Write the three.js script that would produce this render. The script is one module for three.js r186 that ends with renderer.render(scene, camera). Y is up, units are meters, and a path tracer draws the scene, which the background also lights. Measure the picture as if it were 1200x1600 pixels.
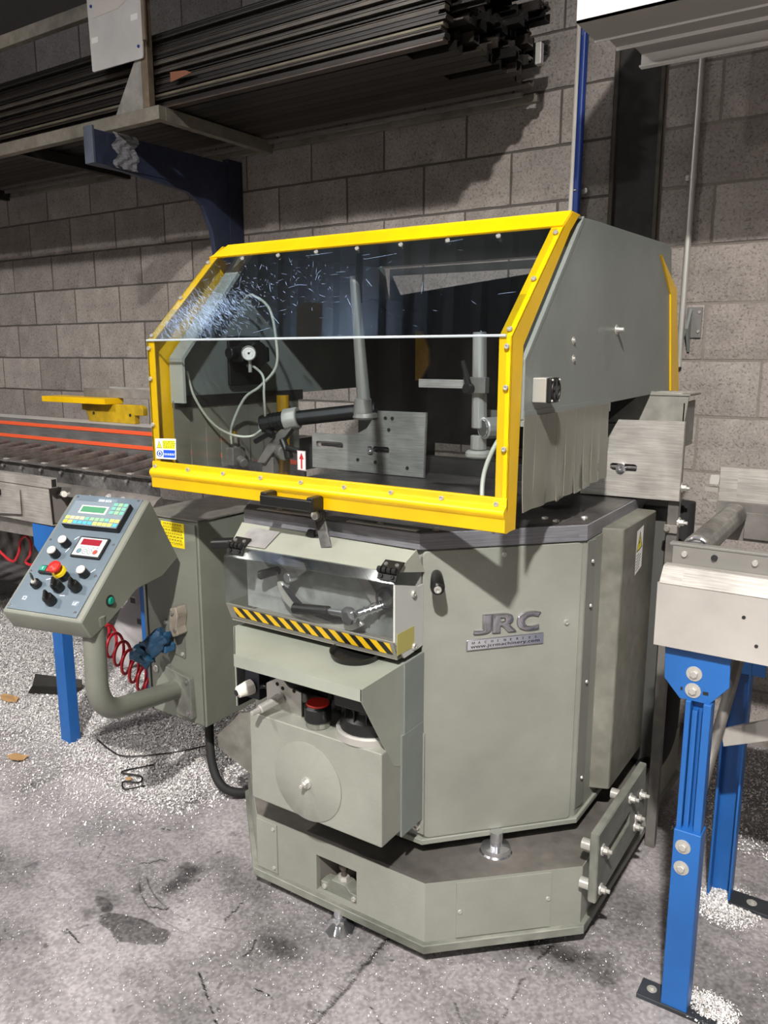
import * as THREE from 'three';
import { RoundedBoxGeometry } from 'three/addons/geometries/RoundedBoxGeometry.js';
import { mergeGeometries, toCreasedNormals } from 'three/addons/utils/BufferGeometryUtils.js';
import { FontLoader } from 'three/addons/loaders/FontLoader.js';
import { TextGeometry } from 'three/addons/geometries/TextGeometry.js';
import { RectAreaLightUniformsLib } from 'three/addons/lights/RectAreaLightUniformsLib.js';
RectAreaLightUniformsLib.init();

// ---------- camera, light levels, exposure ----------
const scene = new THREE.Scene();
const camera = new THREE.PerspectiveCamera(65.24, 1200 / 1600, 0.05, 60);
camera.rotation.order = 'YXZ';
camera.position.set(0, 1.602, 0);
camera.rotation.set(-11.178 * Math.PI / 180, 33.5 * Math.PI / 180, 0);
scene.add(camera);
scene.background = new THREE.Color(0x000000);
const renderer = new THREE.WebGLRenderer({ antialias: true });
renderer.toneMapping = THREE.LinearToneMapping;
renderer.toneMappingExposure = 2.85;
renderer.shadowMap.enabled = true;
const WARM = 0xfffcf8;
// high bay lamps: [x, y, z, candela]; the first is the one whose hard shadows the photograph shows
const LAMPS = [
  [0.62, 5.0, 1.95, 120, 'round high bay lamp hanging in front of the sawing machine'],
  [-4.6, 5.2, 2.6, 44, 'round high bay lamp hanging over the aisle beside the roller conveyor'],
  [-1.6, 5.2, 6.6, 22, 'round high bay lamp hanging deep in the aisle near the far wall'],
  [3.6, 5.2, 4.2, 9, 'round high bay lamp hanging beside the plain side wall'],
];
// fluorescent strips under the ceiling: [x, y, z, intensity]
const STRIPS = [[-7.2, 5.5, 3.5, 4, 'long ceiling strip light over the far end of the aisle'], [-1.5, 5.5, 4.4, 4, 'long ceiling strip light over the middle of the workshop'], [-4.4, 5.5, -1.3, 0.6, 'slim uplighter trough above the roller conveyor'], [-6.6, 5.5, -1.3, 0.6, 'slim uplighter trough above the far end of the roller conveyor'], [-2.4, 5.5, 0.6, 0.6, 'slim uplighter trough above the aisle in front of the control console']];
const UPLIGHT = 2.6, COOL = 0xdce9ff; // the strips also wash the ceiling

// ---------- random, noise, textures ----------
function rng(seed) { let a = seed >>> 0; return () => { a = (a + 0x6D2B79F5) | 0; let t = Math.imul(a ^ (a >>> 15), 1 | a); t = (t + Math.imul(t ^ (t >>> 7), 61 | t)) ^ t; return ((t ^ (t >>> 14)) >>> 0) / 4294967296; }; }
const R = rng(7);
const rr = (a, b) => a + (b - a) * R();
function hash(x, y, s) { let h = Math.imul(x, 374761393) ^ Math.imul(y, 668265263) ^ Math.imul(s, 2147483647); h = Math.imul(h ^ (h >>> 13), 1274126177); return ((h ^ (h >>> 16)) >>> 0) / 4294967296; }
function vnoise(x, y, per, s) { // tiling value noise, per = period in cells
  const xi = Math.floor(x), yi = Math.floor(y), fx = x - xi, fy = y - yi;
  const w = (a) => ((a % per) + per) % per, sx = fx * fx * (3 - 2 * fx), sy = fy * fy * (3 - 2 * fy);
  const a = hash(w(xi), w(yi), s), b = hash(w(xi + 1), w(yi), s), c = hash(w(xi), w(yi + 1), s), d = hash(w(xi + 1), w(yi + 1), s);
  return a + (b - a) * sx + (c - a) * sy + (a - b - c + d) * sx * sy;
}
function fbm(u, v, f0, oct, s) { let t = 0, a = 0.5, f = f0, n = 0; for (let i = 0; i < oct; i++) { t += a * vnoise(u * f, v * f, f, s + i * 17); n += a; a *= 0.5; f *= 2; } return t / n; }
function makeTex(size, fn, { srgb = true, repeat = 1, h = size } = {}) {
  const d = new Uint8Array(size * h * 4);
  for (let j = 0; j < h; j++) for (let i = 0; i < size; i++) {
    const c = fn(i / size, j / h, i, j), k = (j * size + i) * 4;
    d[k] = c[0]; d[k + 1] = c[1]; d[k + 2] = c[2]; d[k + 3] = 255;
  }
  const t = new THREE.DataTexture(d, size, h, THREE.RGBAFormat);
  t.wrapS = t.wrapT = THREE.RepeatWrapping; t.magFilter = THREE.LinearFilter; t.minFilter = THREE.LinearMipmapLinearFilter; t.generateMipmaps = true;
  if (srgb) t.colorSpace = THREE.SRGBColorSpace;
  t.repeat.set(1 / repeat, 1 / repeat); t.needsUpdate = true;
  return t;
}
const clampB = (v) => Math.max(0, Math.min(255, v));
const g3 = (v) => { const c = clampB(v); return [c, c, c]; };
function canvasTex(w, h, draw) {
  const c = document.createElement('canvas'); c.width = w; c.height = h;
  draw(c.getContext('2d'), w, h);
  const t = new THREE.CanvasTexture(c); t.colorSpace = THREE.SRGBColorSpace; t.magFilter = THREE.LinearFilter; return t;
}
const TX = {
  smudge: makeTex(512, (u, v) => { const n = fbm(u, v, 4, 5, 3), m = fbm(u, v, 24, 3, 9); return g3(222 + 40 * (n - 0.5) + 10 * (m - 0.5)); }, { repeat: 0.9 }),
  dirty: makeTex(512, (u, v) => { const n = fbm(u, v, 3, 5, 31), m = fbm(u, v, 30, 3, 19); return g3(200 + 110 * (n - 0.5) + 50 * (m - 0.5)); }, { repeat: 0.8 }),
  peel: makeTex(256, (u, v) => g3(255 * fbm(u, v, 64, 2, 5)), { srgb: false, repeat: 0.25 }),
  pits: makeTex(512, (u, v) => { const n = fbm(u, v, 90, 2, 11), m = fbm(u, v, 20, 2, 12); return g3(150 + 120 * (n - 0.5) + 60 * (m - 0.5) - (n < 0.27 ? 110 : 0)); }, { srgb: false, repeat: 0.5 }),
  block: makeTex(512, (u, v) => { const n = fbm(u, v, 100, 2, 41), m = fbm(u, v, 6, 4, 42); const k = 214 + 44 * (n - 0.5) + 50 * (m - 0.5) - (n < 0.24 ? 30 : 0); return [clampB(k), clampB(k * 0.995), clampB(k * 0.99)]; }, { repeat: 0.62 }),
  brushed: makeTex(512, (u, v) => { const n = vnoise(u * 6, v * 256, 256, 51) * 0.6 + vnoise(u * 18, v * 512, 512, 52) * 0.4, m = fbm(u, v, 5, 4, 53); return g3(205 + 60 * (n - 0.5) + 60 * (m - 0.5)); }, { repeat: 0.4 }),
  patina: makeTex(512, (u, v) => { const n = fbm(u, v, 5, 5, 61), m = fbm(u, v, 50, 2, 62); return g3(180 + 150 * (n - 0.5) + 60 * (m - 0.5)); }, { repeat: 0.5 }),
};
const MT = (color, o = {}) => { const { smudge, bump, bumpScale, ...r } = o; const m = new THREE.MeshStandardMaterial({ color, roughness: 0.5, metalness: 0, ...r }); if (smudge) m.map = TX[smudge]; if (bump) { m.bumpMap = TX[bump]; m.bumpScale = bumpScale || 0.0006; } return m; };
const MP = (color, o = {}) => new THREE.MeshPhysicalMaterial({ color, ...o });
const M = {
  sage: MT(0x9b9c91, { roughness: 0.42, smudge: 'smudge', bump: 'peel', bumpScale: 0.00025 }),
  sageDirty: MT(0x8f9085, { roughness: 0.55, smudge: 'dirty' }),
  greyPaint: MT(0x878d88, { roughness: 0.42, smudge: 'smudge', bump: 'peel', bumpScale: 0.00025 }),
  consolePaint: MT(0x84867a, { roughness: 0.45, smudge: 'smudge' }),
  yellow: MT(0xffcb00, { roughness: 0.34, smudge: 'smudge' }),
  yellowDull: MT(0xd7a10a, { roughness: 0.5, smudge: 'dirty' }),
  blue: MT(0x2468b4, { roughness: 0.42, smudge: 'smudge' }),
  blueDark: MT(0x39415a, { roughness: 0.5, smudge: 'dirty' }),
  bluePipe: MT(0x23418f, { roughness: 0.35 }),
  steel: MT(0x989592, { metalness: 0.5, roughness: 0.38, smudge: 'patina' }),
  tableTop: MT(0x726c69, { metalness: 0.35, roughness: 0.42, smudge: 'patina' }),
  tableEdge: MT(0x9d9ca2, { metalness: 0.3, roughness: 0.42, smudge: 'brushed' }),
  zinc: MT(0xbfbcb5, { metalness: 0.55, roughness: 0.38 }),
  alu: MT(0xc9c3bb, { metalness: 0.35, roughness: 0.5, smudge: 'brushed' }),
  aluDull: MT(0xa39d96, { metalness: 0.35, roughness: 0.55, smudge: 'dirty' }),
  chrome: MT(0xe6e6ea, { metalness: 0.95, roughness: 0.16 }),
  black: MT(0x121212, { roughness: 0.42 }),
  blackRough: MT(0x1a1918, { roughness: 0.75 }),
  darkSteel: MT(0x3a3733, { metalness: 0.3, roughness: 0.55, smudge: 'dirty' }),
  rust: MT(0x8f7d68, { metalness: 0.2, roughness: 0.7, smudge: 'dirty' }),
  creamSteel: MT(0x9a9284, { metalness: 0.1, roughness: 0.6, smudge: 'dirty' }),
  white: MT(0xeceae6, { roughness: 0.5 }),
  offWhite: MT(0xd8d2c8, { roughness: 0.55 }),
  red: MT(0xb01c1c, { roughness: 0.35 }),
  redHose: MT(0xb3202a, { roughness: 0.28 }),
  green: MT(0x11806a, { roughness: 0.3 }),
  hose: MP(0xc9ccbf, { roughness: 0.3, transmission: 0.25, thickness: 0 }),
  acrylicLower: MP(0xf8fafa, { roughness: 0.02, transmission: 1, thickness: 0, ior: 1.49 }),
  acrylic: MP(0xe8edf0, { roughness: 0.02, transmission: 1, thickness: 0, ior: 1.49 }),
  clear: MP(0xf6f8f8, { roughness: 0.05, transmission: 1, thickness: 0, ior: 1.49 }),
  stripPVC: MP(0x9a988b, { roughness: 0.2, transmission: 0.5, thickness: 0, ior: 1.45 }),
  film: MP(0xe2e2e6, { roughness: 0.18, transmission: 0.75, thickness: 0 }),
  mortar: MT(0x5d5752, { roughness: 0.95, bump: 'pits', bumpScale: 0.002 }),
  mortarPale: MT(0x817971, { roughness: 0.95, bump: 'pits', bumpScale: 0.002 }),
  orange: MT(0xd9562f, { roughness: 0.5 }),
  tan: MT(0xb08a5c, { roughness: 0.9 }),
};

// ---------- building helpers ----------
const V = (x, y, z) => new THREE.Vector3(x, y, z);
const UP = V(0, 1, 0);
function clean(g) {
  if (g.index) g = g.toNonIndexed();
  for (const k of Object.keys(g.attributes)) if (!['position', 'normal', 'uv'].includes(k)) g.deleteAttribute(k);
  if (!g.attributes.normal) g.computeVertexNormals();
  return g;
}
function boxUV(g, turn = false) { // texture coordinates in metres, chosen by the way each face points
  const p = g.attributes.position, n = g.attributes.normal, uv = new Float32Array(p.count * 2);
  for (let i = 0; i < p.count; i += 3) {
    const ax = Math.abs(n.getX(i) + n.getX(i + 1) + n.getX(i + 2)), ay = Math.abs(n.getY(i) + n.getY(i + 1) + n.getY(i + 2)), az = Math.abs(n.getZ(i) + n.getZ(i + 1) + n.getZ(i + 2));
    for (let k = i; k < i + 3; k++) {
      const x = p.getX(k), y = p.getY(k), z = p.getZ(k); let a, b;
      if (ay >= ax && ay >= az) { a = x; b = z; } else if (ax >= az) { a = z; b = y; } else { a = x; b = y; }
      uv[2 * k] = turn ? b : a; uv[2 * k + 1] = turn ? a : b;
    }
  }
  g.setAttribute('uv', new THREE.BufferAttribute(uv, 2));
  return g;
}
function join(list, keepUV = false) {
  list = (Array.isArray(list) ? list : [list]).flat(Infinity).map(clean);
  const g = list.length > 1 ? mergeGeometries(list) : list[0];
  return keepUV ? g : boxUV(g);
}
const used = new Map();
function numbered(name) { const n = used.get(name) || 0; used.set(name, n + 1); return n ? `${name}_${String(n).padStart(3, '0')}` : name; }
function baseOf(o) { while (o && o !== scene) { if (o._base) return o._base; o = o.parent; } return V(0, 0, 0); }
function shade(m) { m.castShadow = true; m.receiveShadow = true; return m; }
function tag(o, label, category, group) { o.userData.label = label; o.userData.category = category; if (group) o.userData.group = group; return o; }
function thing(name, label, category, pos = [0, 0, 0], group) {
  const o = new THREE.Group(); o.name = numbered(name); o.position.set(...pos); o._base = V(...pos); scene.add(o); return tag(o, label, category, group);
}
function part(name, geoms, mat, parent, { label, keepUV } = {}) { // geometry is given in world metres and moved to the thing's own base
  const b = baseOf(parent); const g = join(geoms, keepUV); if (b.lengthSq()) g.translate(-b.x, -b.y, -b.z);
  const m = shade(new THREE.Mesh(g, mat)); m.name = parent._local ? name : name; if (label) m.userData.label = label; parent.add(m); return m;
}
function solo(name, geoms, mat, label, category, group, keepUV) { // a thing that is one mesh
  const g = join(geoms, keepUV); g.computeBoundingBox(); const c = g.boundingBox.getCenter(V(0, 0, 0)); c.y = g.boundingBox.min.y;
  g.translate(-c.x, -c.y, -c.z); const m = shade(new THREE.Mesh(g, mat)); m.name = numbered(name); m.position.copy(c); m._base = c; scene.add(m); return tag(m, label, category, group);
}
function structure(name, geoms, mat, keepUV) { const m = shade(new THREE.Mesh(join(geoms, keepUV), mat)); m.name = numbered(name); m.userData.kind = 'structure'; scene.add(m); return m; }
function at(name, geo, mat, parent, pos, quat, label) { // shared geometry set at a place
  const m = shade(new THREE.Mesh(geo, mat)); m.name = name; const b = baseOf(parent); m.position.set(pos[0] - b.x, pos[1] - b.y, pos[2] - b.z); if (quat) m.quaternion.copy(quat); if (label) m.userData.label = label; parent.add(m); return m;
}
const qDir = (n, from = UP) => new THREE.Quaternion().setFromUnitVectors(from, V(...n).normalize());
function box(x0, x1, y0, y1, z0, z1, bev = 0) {
  const w = Math.abs(x1 - x0), h = Math.abs(y1 - y0), d = Math.abs(z1 - z0), r = Math.min(bev, w / 2.05, h / 2.05, d / 2.05);
  const g = r > 0 ? new RoundedBoxGeometry(w, h, d, 1, r) : new THREE.BoxGeometry(w, h, d);
  return g.translate((x0 + x1) / 2, (y0 + y1) / 2, (z0 + z1) / 2);
}
function cyl(a, b, r, r2 = r, seg = 20, bev = 0) { // capped cylinder or cone between two points
  a = V(...a); b = V(...b); const L = a.distanceTo(b), e = Math.min(bev, L / 2.1, r * 0.5, r2 * 0.5);
  const pts = e ? [[0, 0], [r - e, 0], [r, e], [r2, L - e], [r2 - e, L], [0, L]] : [[0, 0], [r, 0], [r, 0], [r2, L], [r2, L], [0, L]];
  let g = new THREE.LatheGeometry(pts.map((p) => new THREE.Vector2(Math.max(p[0], 1e-5), p[1])), seg);
  g = toCreasedNormals(g, 0.6);
  g.applyQuaternion(qDir([b.x - a.x, b.y - a.y, b.z - a.z])); return g.translate(a.x, a.y, a.z);
}
function lathe(pts, seg, pos, dir = [0, 1, 0]) {
  let g = new THREE.LatheGeometry(pts.map((p) => new THREE.Vector2(Math.max(p[0], 1e-5), p[1])), seg); g = toCreasedNormals(g, 0.6);
  g.applyQuaternion(qDir(dir)); return g.translate(...pos);
}
function tube(pts, r, seg = 40, rad = 10, closed = false, tension = 0.5) {
  const c = new THREE.CatmullRomCurve3(pts.map((p) => V(...p)), closed, 'catmullrom', tension);
  const g = [new THREE.TubeGeometry(c, seg, r, rad, closed)];
  if (!closed) for (const [p, q] of [[pts[0], pts[1]], [pts[pts.length - 1], pts[pts.length - 2]]]) { const d = V(...p).sub(V(...q)).normalize(); g.push(new THREE.CircleGeometry(r, rad).applyQuaternion(qDir([d.x, d.y, d.z], V(0, 0, 1))).translate(...p)); }
  return g;
}
function bentPipe(pts, r, bend, seg = 12, rad = 18) { // straight runs joined by round elbows
  const path = new THREE.CurvePath(); const P = pts.map((p) => V(...p)); let cur = P[0];
  for (let i = 1; i < P.length; i++) {
    if (i === P.length - 1) { path.add(new THREE.LineCurve3(cur, P[i])); break; }
    const a = P[i].clone().add(P[i - 1].clone().sub(P[i]).setLength(bend)), b = P[i].clone().add(P[i + 1].clone().sub(P[i]).setLength(bend));
    path.add(new THREE.LineCurve3(cur, a)); path.add(new THREE.QuadraticBezierCurve3(a, P[i].clone(), b)); cur = b;
  }
  return [new THREE.TubeGeometry(path, seg * P.length * 3, r, rad, false), cyl(pts[0], V(...pts[0]).lerp(V(...pts[1]), 0.01).toArray(), r, r, rad), cyl(pts[pts.length - 1], V(...pts[pts.length - 1]).lerp(V(...pts[pts.length - 2]), 0.01).toArray(), r, r, rad)];
}
function shapeOf(pts, r = 0) { // polygon with rounded corners
  const s = new THREE.Shape(), n = pts.length;
  if (!r) { s.moveTo(...pts[0]); for (let i = 1; i < n; i++) s.lineTo(...pts[i]); s.closePath(); return s; }
  for (let i = 0; i < n; i++) {
    const p = new THREE.Vector2(...pts[i]), a = new THREE.Vector2(...pts[(i + n - 1) % n]), b = new THREE.Vector2(...pts[(i + 1) % n]);
    const ra = Math.min(r, p.distanceTo(a) / 2.01), rb = Math.min(r, p.distanceTo(b) / 2.01);
    const pa = p.clone().add(a.sub(p).setLength(ra)), pb = p.clone().add(b.sub(p).setLength(rb));
    if (i) s.lineTo(pa.x, pa.y); else s.moveTo(pa.x, pa.y); s.quadraticCurveTo(p.x, p.y, pb.x, pb.y);
  }
  s.closePath(); return s;
}
function extrude(shape, depth, bev = 0, cs = 6) {
  const g = new THREE.ExtrudeGeometry(shape, { depth: depth - 2 * bev, bevelEnabled: bev > 0, bevelThickness: bev, bevelSize: bev, bevelOffset: -bev, bevelSegments: 1, curveSegments: cs });
  if (bev) g.translate(0, 0, bev); return toCreasedNormals(g, 0.5);
}
// polygon in (x, z), from y0 up to y1
function slabXZ(pts, y0, y1, { r = 0, bev = 0, cs } = {}) { const g = extrude(shapeOf(pts.map((p) => [p[0], -p[1]]), r), y1 - y0, bev, cs); g.rotateX(-Math.PI / 2); return g.translate(0, y0, 0); }
// polygon in (z, y), from x0 to x1
function slabZY(pts, x0, x1, { r = 0, bev = 0, holes, cs } = {}) { const s = shapeOf(pts.map((p) => [-p[0], p[1]]), r); if (holes) for (const h of holes) s.holes.push(shapeOf(h.map((p) => [-p[0], p[1]]), h.r || 0)); const g = extrude(s, x1 - x0, bev, cs); g.rotateY(Math.PI / 2); return g.translate(x0, 0, 0); }
// polygon in (x, y), from z0 to z1
function slabXY(pts, z0, z1, { r = 0, bev = 0, holes, cs } = {}) { const s = shapeOf(pts, r); if (holes) for (const h of holes) s.holes.push(shapeOf(h, h.r || 0)); return extrude(s, z1 - z0, bev, cs).translate(0, 0, z0); }
// flat plate with its outer face through 3-D corner points given anticlockwise seen from outside, t thick inwards
function plate(P, t, { r = 0, bev = 0 } = {}) {
  P = P.map((p) => V(...p)); const o = P[0], ex = P[1].clone().sub(o).normalize(); const n = new THREE.Vector3();
  for (let i = 1; i < P.length - 1; i++) n.add(P[i].clone().sub(o).cross(P[i + 1].clone().sub(o))); n.normalize();
  const ey = n.clone().cross(ex); const pts = P.map((p) => { const d = p.clone().sub(o); return [d.dot(ex), d.dot(ey)]; });
  const g = extrude(shapeOf(pts, r), t, bev); g.translate(0, 0, -t); g.applyMatrix4(new THREE.Matrix4().makeBasis(ex, ey, n)); return g.translate(o.x, o.y, o.z);
}
// printed sheet: corners top left, top right, bottom right, bottom left, lifted off the surface and t thick
function decal(tl, tr, br, bl, lift = 0.0006) {
  const A = [tl, tr, br, bl].map((p) => V(...p)); const n = A[1].clone().sub(A[0]).cross(A[3].clone().sub(A[0])).normalize().multiplyScalar(-1);
  for (const p of A) p.addScaledVector(n, lift);
  const g = new THREE.BufferGeometry(), idx = [0, 3, 1, 1, 3, 2], uvs = [[0, 1], [1, 1], [1, 0], [0, 0]]; const pos = [], uv = [];
  for (const i of idx) { pos.push(A[i].x, A[i].y, A[i].z); uv.push(...uvs[i]); }
  g.setAttribute('position', new THREE.Float32BufferAttribute(pos, 3)); g.setAttribute('uv', new THREE.Float32BufferAttribute(uv, 2)); g.computeVertexNormals(); return g;
}
// shared fasteners, axis +y
const screwGeo = boxUV(clean(lathe([[0, 0.0015], [0.002, 0.0015], [0.0024, 0.0038], [0.0052, 0.0034], [0.0062, 0.0018], [0.0062, -0.001], [0, -0.001]], 12, [0, 0, 0])));
const hexGeo = boxUV(clean(mergeGeometries([clean(lathe([[0, 0.009], [0.008, 0.009], [0.0092, 0.008], [0.0092, 0.002], [0, 0.002]], 6, [0, 0, 0])), clean(lathe([[0, 0.002], [0.0175, 0.002], [0.018, 0.0012], [0.018, -0.001], [0, -0.001]], 20, [0, 0, 0]))])));
const boltGeo = boxUV(clean(mergeGeometries([clean(lathe([[0, 0.016], [0.0085, 0.016], [0.0098, 0.0148], [0.0098, 0.004], [0, 0.004]], 6, [0, 0, 0])), clean(lathe([[0, 0.004], [0.0155, 0.004], [0.016, 0.003], [0.016, -0.002], [0, -0.002]], 18, [0, 0, 0])), clean(cyl([0, 0, 0], [0, 0.026, 0], 0.0055, 0.0055, 10, 0.001))])));
const screw = (parent, pos, n, mat = M.zinc, s = 1) => { const m = at('screw', screwGeo, mat, parent, pos, qDir(n)); if (s !== 1) m.scale.setScalar(s); return m; };

// ---------- lamps ----------
for (const [x, y, z, cd, label] of LAMPS) {
  const t = thing('high_bay_lamp', label, 'lamp', [x, y, z]);
  part('shade', lathe([[0.05, 0.2], [0.09, 0.2], [0.11, 0.12], [0.21, 0.02], [0.215, 0], [0.205, 0], [0.2, 0.02], [0.1, 0.11], [0.05, 0.11]], 28, [x, y, z]), M.greyPaint, t);
  part('cord', cyl([x, y + 0.19, z], [x, 6.0, z], 0.006, 0.006, 8), M.black, t);
  part('diffuser', cyl([x, y + 0.012, z], [x, y + 0.02, z], 0.17, 0.17, 28), new THREE.MeshStandardMaterial({ color: 0xffffff, emissive: WARM, emissiveIntensity: 3 }), t);
  const l = new THREE.SpotLight(WARM, cd, 0, 1.36, 0.35, 2); l.position.set(0, 0.006, 0); l.castShadow = true; l.shadow.radius = 6; l.shadow.mapSize.set(1024, 1024);
  const tg = new THREE.Object3D(); tg.name = 'aim'; tg.position.set(0, -4, 0); l.target = tg; l.name = 'lamp_light'; t.add(l, tg);
}
for (const [x, y, z, I, label] of STRIPS) {
  const t = thing('strip_light', label, 'lamp', [x, y, z]);
  part('casing', slabXY([[x - 0.09, y + 0.05], [x - 0.14, y], [x + 0.14, y], [x + 0.09, y + 0.05]], z - 0.9, z + 0.9), M.white, t);
  for (const d of [-0.6, 0.6]) part('hanger', cyl([x, y + 0.04, z + d], [x, 6.0, z + d], 0.005, 0.005, 8), M.zinc, t);
  if (I > 1) part('diffuser', box(x - 0.12, x + 0.12, y - 0.008, y, z - 0.88, z + 0.88), new THREE.MeshStandardMaterial({ color: 0xffffff, emissive: WARM, emissiveIntensity: 2 }), t);
  if (I > 1) { const l = new THREE.RectAreaLight(WARM, I, 0.24, 1.76); l.position.set(0, -0.02, 0); l.rotation.x = -Math.PI / 2; l.name = 'lamp_light'; t.add(l); }
  part('upper_diffuser', box(x - 0.085, x + 0.085, y + 0.051, y + 0.056, z - 0.88, z + 0.88), new THREE.MeshStandardMaterial({ color: 0xffffff, emissive: COOL, emissiveIntensity: 1.5 }), t);
  const u = new THREE.RectAreaLight(COOL, UPLIGHT * 2.2, 0.17, 1.76); u.position.set(0, 0.07, 0); u.rotation.x = Math.PI / 2; u.name = 'lamp_light'; t.add(u);
}

// ---------- room ----------
const WZ = -3.435, X0 = -11, X1 = 5.5, ZF = 9;
const floorTex = (() => { // 6 m x 4.2 m of worn concrete, x -5.2..0.8, z -3.5..0.7, about 3 mm to a texel
  const W = 2048, H = 1434, x0 = -5.2, z0 = -3.5, sx = 6 / W, sz = 4.2 / H; const d = new Float32Array(W * H), cr = rng(99);
  for (let j = 0; j < H; j++) for (let i = 0; i < W; i++) {
    const u = i / W, v = j / H; const a = fbm(u, v * 0.7, 5, 5, 71), b = fbm(u, v * 0.7, 40, 3, 72), c = vnoise(u * 900, v * 630, 900, 73);
    const streak = fbm(u * 0.35 + v * 0.5, v - u * 0.8, 16, 4, 74);
    const mot = fbm(u + 0.3, v * 0.7, 9, 4, 76); d[j * W + i] = 133 + 70 * (a - 0.5) + 40 * (b - 0.5) + 44 * (c - 0.5) + 60 * (streak - 0.5) - (b < 0.27 ? (0.27 - b) * 330 : 0) - (mot > 0.55 ? (mot - 0.55) * 190 : 0);
  }
  const blot = (x, z, rx, rz, rot, amt, seed, sharp = 0.12, rough = 1.1, fq = 56) => {
    const cx = (x - x0) / sx, cz = (z - z0) / sz, rm = Math.max(rx / sx, rz / sz) * 1.5, co = Math.cos(rot), si = Math.sin(rot);
    for (let j = Math.max(0, Math.floor(cz - rm)); j < Math.min(H, cz + rm); j++) for (let i = Math.max(0, Math.floor(cx - rm)); i < Math.min(W, cx + rm); i++) {
      const dx = (i - cx) * sx, dz = (j - cz) * sz, e = Math.hypot((dx * co + dz * si) / rx, (-dx * si + dz * co) / rz) + rough * (fbm(i / W, j / H, fq, 4, seed) - 0.42);
      const w = Math.max(0, Math.min(1, (1 - e) / sharp)); d[j * W + i] += amt * w;
    }
  };
  const line = (x1, z1, x2, z2, wd, amt, wob = 0.008, gaps = 0) => {
    const n = Math.ceil(Math.hypot(x2 - x1, z2 - z1) / 0.002); let off = 0;
    for (let k = 0; k <= n; k++) { off += (cr() - 0.5) * wob * 0.35; off *= 0.985; const t = k / n; if (gaps && vnoise(t * 24, x1 * 9, 4096, 5) < gaps) continue; const px = x1 + (x2 - x1) * t + off, pz = z1 + (z2 - z1) * t + off * 0.6; const w = wd * (0.5 + cr());
      for (let a = -w; a <= w; a += 0.002) { const i = Math.round((px + a - x0) / sx), j = Math.round((pz - z0) / sz); if (i >= 0 && j >= 0 && i < W && j < H) d[j * W + i] += amt * (0.5 + 0.5 * cr()); } }
  };
  blot(-1.69, -1.278, 0.135, 0.05, -0.22, -56, 81, 0.1, 1.5, 70); blot(-1.84, -1.29, 0.06, 0.02, 0.3, -45, 82, 0.2, 1.6, 90);           // oil stain
  blot(-1.84, -1.0, 0.32, 0.12, 0.4, -26, 82, 0.7); blot(-1.35, -1.12, 0.4, 0.14, 0.1, -24, 83, 0.7); blot(-2.2, -1.25, 0.3, 0.1, 0.2, -18, 84, 0.8);
  blot(-1.62, -1.62, 0.22, 0.09, 0.2, -12, 85, 0.6); blot(-1.3, -1.45, 0.1, 0.05, 0, -34, 86, 0.5); blot(-0.45, -2.2, 0.5, 0.5, 0, -26, 87, 0.8); blot(-1.6, -1.4, 0.16, 0.08, 0.1, 16, 88, 0.5);
  line(-1.07, -1.66, -1.07, -0.9, 0.004, -30, 0.01); line(-1.07, -1.66, -1.07, -0.9, 0.009, -14, 0.02); line(-0.68, -1.88, -0.71, -1.3, 0.003, -26, 0.012, 0.25); line(-1.45, -1.28, -1.18, -1.12, 0.004, -30, 0.02, 0.3); line(-0.98, -1.42, -0.6, -1.2, 0.003, -34, 0.02, 0.3);
  for (let k = 0; k < 60; k++) { const x = -3 + 3 * cr(), z = -1.9 + 1.3 * cr(), a = cr() * 6.3, l = 0.02 + 0.12 * cr() * cr(); line(x, z, x + l * Math.cos(a), z + l * Math.sin(a), 0.001 + 0.003 * cr(), -45 * cr() - 10, 0.02, 0.2); }
  for (let k = 0; k < 190; k++) blot(-3.2 + 3.1 * cr(), -1.9 + 1.2 * cr(), 0.004 + 0.03 * cr() * cr(), 0.003 + 0.009 * cr(), cr() * 3, -48 * cr(), 90 + k, 0.3, 1.6, 120);
  for (let k = 0; k < 2; k++) { const x = -1.9 + 0.3 * cr(), z = -1.66 + 0.2 * cr(); for (let a = 0; a < 1.7; a += 0.01) line(x + 0.3 * Math.cos(a + 1), z + 0.22 * Math.sin(a + 1) - 0.1, x + 0.3 * Math.cos(a + 1.01), z + 0.22 * Math.sin(a + 1.01) - 0.1, 0.003, -7, 0.002, 0.4); }
  const px = new Uint8Array(W * H * 4);
  for (let j = 0; j < H; j++) for (let i = 0; i < W; i++) { const k = j * W + i, v = d[k]; const warm = 6 * (fbm(i / W, j / H, 6, 3, 77) - 0.35); px[4 * k] = clampB(v + 0.4 * warm); px[4 * k + 1] = clampB(v * 0.962 + warm * 0.3); px[4 * k + 2] = clampB(v * 0.968 - 0.6 * warm); px[4 * k + 3] = 255; }
  const t = new THREE.DataTexture(px, W, H, THREE.RGBAFormat); t.colorSpace = THREE.SRGBColorSpace; t.wrapS = t.wrapT = THREE.MirroredRepeatWrapping; t.magFilter = THREE.LinearFilter; t.minFilter = THREE.LinearMipmapLinearFilter; t.generateMipmaps = true; t.needsUpdate = true; return t;
})();
{
  const g = join(box(X0, X1, -0.2, 0, WZ - 0.3, ZF + 0.2)); const p = g.attributes.position, uv = g.attributes.uv;
  for (let i = 0; i < p.count; i++) uv.setXY(i, (p.getX(i) + 5.2) / 6, (p.getZ(i) + 3.5) / 4.2);
  structure('floor', g, new THREE.MeshStandardMaterial({ map: floorTex, roughness: 0.62, bumpMap: TX.pits, bumpScale: 0.0004 }), true);
}
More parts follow.
